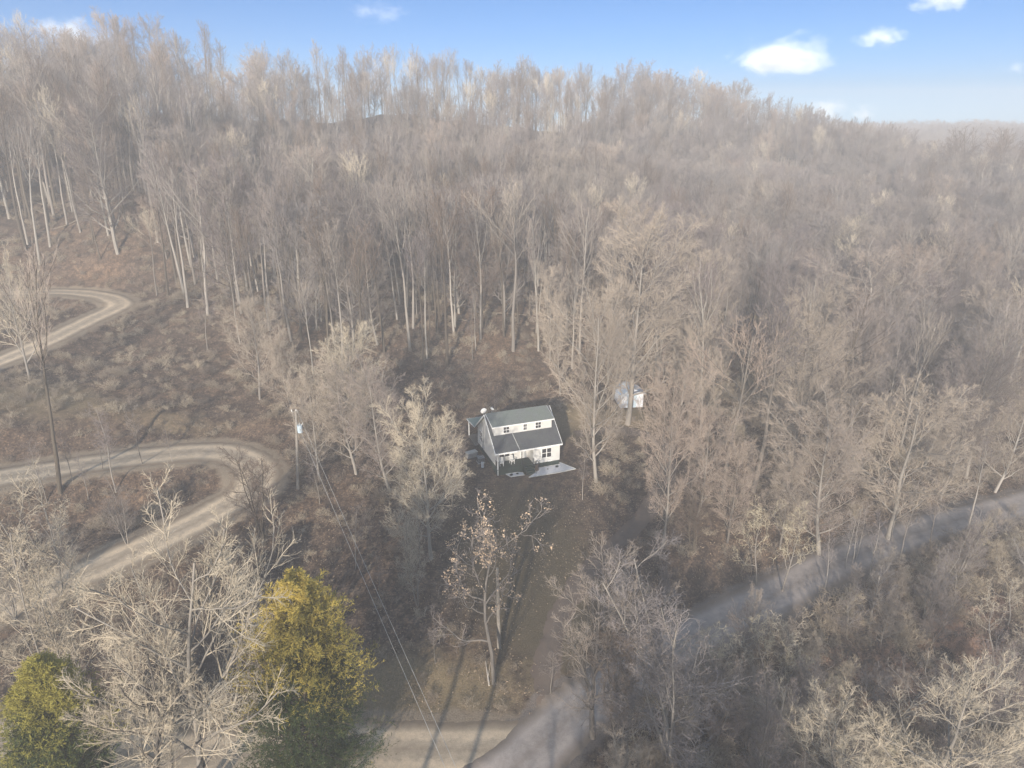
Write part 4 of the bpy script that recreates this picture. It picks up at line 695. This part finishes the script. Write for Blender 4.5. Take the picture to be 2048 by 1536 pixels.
X, Y = scatter(8, 90, 26, 74, 1.5, .5); zr = ground_z(X, Y); rd = np.interp(X, [-7.3, 3.2, 14.4, 26.3, 38.5, 54, 65.8, 84, 106], [34.9, 43.4, 51.2, 58.5, 65.7, 72.8, 76.6, 82.9, 88.5]); k = (Y < rd-4.6) & clear(X, Y, .8) & inview(X, Y, zr, 25); X, Y = X[k], Y[k]
red = blob(X, Y, 42, 52, 14, 5, .35)+.25*rs.normal(size=len(X)) > .5
n3 = (~red).sum(); tb = bp+[tree_mesh('O', 41, M_BARK, M_PTWIG)[2], tree_mesh('O', 42, M_BARK, M_GTWIG)[2], tree_mesh('C', 31, M_BARK, M_LTWIG)[2], tree_mesh('C', 33, M_BARK, M_BTWIG)[2], tree_mesh('B', 12, M_BARK, M_TWIG)[2]]
h3 = rs.uniform(1.2, 3.4, n3)*np.where(Y[~red] > 58, .8, 1); p3 = np.where(rs.rand(n3) < .72, rs.randint(0, 4, n3), rs.randint(4, 9, n3)); h3 = np.where(p3 > 3, h3*1.9+1, h3)
instancer('roadside_thicket', tb, np.c_[X[~red], Y[~red], ground_z(X[~red], Y[~red])], np.c_[h3*1.1, h3*1.1, h3], np.c_[rs.normal(size=(n3, 2))*.15, rs.rand(n3)*6.28], p3, 'dense olive brown thicket on the low side of the road', 'thicket')
M_REDB = bark('reddish_stems', [(0, (.33, .21, .155)), (1, (.37, .25, .19))], True)
brush('reddish_brush', X[red], Y[red], rs.uniform(1.0, 2.2, red.sum()), 'reddish brown band of brush in the lower right thicket', 'brush', M_REDB, 1.0)
# fallen leaves lying loose on the ground
lv = np.random.RandomState(9); lp = []
for s_ in range(3):
    k_ = 46; p0 = np.c_[lv.normal(size=(k_, 2))*.9, lv.uniform(.02, .10, k_)]; a = nrm(np.c_[lv.normal(size=(k_, 2)), lv.normal(size=k_)*.35]); b_ = nrm(np.cross(a, np.c_[lv.normal(size=(k_, 2))*.5, np.ones(k_)])); sz = lv.uniform(.03, .055, (k_, 1)); me = npmesh('leaf_patch', np.stack([p0-a*sz*1.4, p0-b_*sz, p0+a*sz*1.4+[0, 0, .03], p0+b_*sz+[0, 0, .02]], 1).reshape(-1, 3), np.arange(k_*4).reshape(-1, 4)); me.materials.append(M_LITTER); lp.append(me)
X, Y = scatter(-90, 80, 34, 125, 1.9, .5); k = inview(X, Y, ground_z(X, Y), 10) & clear(X, Y, .3, False) & (rs.rand(len(X)) < .8); X, Y = X[k], Y[k]; n4 = len(X)
instancer('fallen_leaves', lp, np.c_[X, Y, ground_z(X, Y)+.02], np.full((n4, 3), 1.), np.c_[np.zeros((n4, 2)), rs.rand(n4)*6.28], rs.randint(0, 3, n4), 'scattered tan dry leaves over the ground', 'leaves')
# thicket trees standing in the brush at the lower right
X, Y = scatter(14, 80, 30, 66, 7.5, .45); rd = np.interp(X, [3.2, 14.4, 26.3, 38.5, 54, 65.8, 84], [43.4, 51.2, 58.5, 65.7, 72.8, 76.6, 82.9]); k = (Y < rd-7) & inview(X, Y, -6, 10); X, Y = X[k], Y[k]; L = sorted(zip((X/Y), X, Y)); q = 0
for s_, x, y in L:
    if min(math.hypot(x-a, y-b_) for a, b_, _ in OCC) < 4: continue
    ki = 'C' if q % 3 else 'B'; h = rs.uniform(5, 9.5)
    plant_tree('small_bare_tree', ki, HSEED[ki][q % 3], x, y, gz1(x, y), h, 1.1, q*2.1, (0, 0), '%s small bare tree from the left in the thicket right of the road' % ORD[q], 'small tree', 'small trees in the roadside thicket', M_BARK, M_TWIG); q += 1
# logs on the hillside
for q, (x, y, L_, ya, lb) in enumerate(((-2, 121, 9, .1, 'long thin fallen trunk across the slope high above the house'), (-11, 118, 7, -.3, 'fallen trunk on the slope left of the longest one'), (12, 117, 6, .4, 'short fallen trunk right of the longest one on the slope'), (-88, 140, 8, .3, 'fallen trunk high on the left slope above the upper loop'), (-98, 148, 7, -.2, 'fallen trunk at the far left, highest on the slope'), (-30, 98, 5, .9, 'fallen trunk on the open slope between loop and house'))): log(x, y, L_, .16, ya, M_DLOG, lb, 'fallen wood')
for q in range(9):
    r2 = random.Random(q+40); x = (-96, -84, -72, -58, -40, -22, 22, 40, 60)[q]; y = edge(x)+r2.uniform(3, 18); log(x, y, r2.uniform(4, 9), .17, r2.uniform(-.6, .6), M_DLOG, '%s from the left of the short fallen trunks along the foot of the wood' % ORD[q], 'fallen wood')
# ------------------------------------------------------------------ clouds
def cloud(px, py, cz, wpx, hpx, label, seed, dens=.018):
    c_ = (px, py, cz); W, Hh = wpx, hpx
    me = npmesh('cloud', *ico(3)); m = bpy.data.materials.new('cloud_vapour'); m.use_nodes = True; nt = m.node_tree; nt.nodes.remove(nt.nodes['Principled BSDF']); co = nt.nodes.new('ShaderNodeTexCoord').outputs['Object']
    vp = nt.nodes.new('ShaderNodeVolumePrincipled'); vp.inputs['Color'].default_value = (.99, .99, .99, 1); vp.inputs['Anisotropy'].default_value = -.45; ln = N(nt, 'ShaderNodeVectorMath', operation='LENGTH'); nt.links.new(co, ln.inputs[0])
    mp = N(nt, 'ShaderNodeMapping'); mp.inputs[1].default_value = (seed*3.1, 0, 0); mp.inputs[3].default_value = (1.0, 1.0, .8*hpx/wpx*2); nt.links.new(co, mp.inputs[0]); nz = noise(nt, 1.9, 7, mp.outputs[0], .62)
    a = N(nt, 'ShaderNodeMath', operation='MULTIPLY_ADD'); nt.links.new(nz, a.inputs[0]); a.inputs[1].default_value = 3.4; a.inputs[2].default_value = -1.05; s_ = N(nt, 'ShaderNodeMath', operation='SUBTRACT'); nt.links.new(a.outputs[0], s_.inputs[0]); nt.links.new(ln.outputs['Value'], s_.inputs[1])
    mr = N(nt, 'ShaderNodeMapRange'); nt.links.new(s_.outputs[0], mr.inputs[0]); mr.inputs[1].default_value = 0; mr.inputs[2].default_value = 1.2; mr.inputs[3].default_value = 0; mr.inputs[4].default_value = dens; nt.links.new(mr.outputs[0], vp.inputs['Density'])
    nt.links.new(vp.outputs[0], nt.nodes['Material Output'].inputs['Volume']); me.materials.append(m); o = link(bpy.data.objects.new('cloud', me)); o.location = c_; o.scale = (W, W*.5, Hh); tag(o, label, 'cloud', 'small white clouds', 'structure')
def ico(sub):
    import bmesh
    bm = bmesh.new(); bmesh.ops.create_icosphere(bm, subdivisions=sub, radius=1.0); V = [tuple(v.co) for v in bm.verts]; F = [[v.index for v in f.verts] for f in bm.faces]; bm.free(); return np.array(V), np.array(F)
for args in ((1268, 3538, 365, 310, 108, 'largest white cloud above the right end of the ridge', 1), (1725, 3566, 435, 152, 56, 'small white cloud right of the largest one', 2), (2018, 3627, 597, 176, 64, 'white cloud cut by the top edge of the photo', 3), (-2072, 3574, 457, 223, 88, 'white cloud behind the treetops at the upper left', 4),
             (-638, 3608, 547, 176, 61, 'wispy slanting cloud at the top middle', 5, .006), (1456, 3431, 115, 129, 69, 'low cloud touching the end of the ridge', 6), (1643, 3424, 102, 77, 55, 'smallest low cloud by the gap beyond the ridge', 7), (2358, 3518, 305, 94, 35, 'faint cloud at the right edge', 8, .008)): cloud(*args)
# ------------------------------------------------------------------ haze
zlo = float(GZ.min())-1; zhi = 76.
me = npmesh('haze', [(x, y, z) for z in (zlo, zhi) for y in (-725, 725) for x in (-725, 725)], [(0, 2, 3, 1), (4, 5, 7, 6), (0, 1, 5, 4), (1, 3, 7, 5), (3, 2, 6, 7), (2, 0, 4, 6)])
hm = bpy.data.materials.new('haze_air'); hm.use_nodes = True; nt = hm.node_tree; nt.nodes.remove(nt.nodes['Principled BSDF'])
v = nt.nodes.new('ShaderNodeVolumePrincipled'); v.inputs['Color'].default_value = (1, .965, .945, 1); v.inputs['Density'].default_value = HAZE_DENSITY; v.inputs['Anisotropy'].default_value = 0
nt.links.new(v.outputs[0], nt.nodes['Material Output'].inputs['Volume']); me.materials.append(hm)
tag(link(bpy.data.objects.new('haze', me)), 'thin pale haze over the valley', 'haze', kind='stuff')
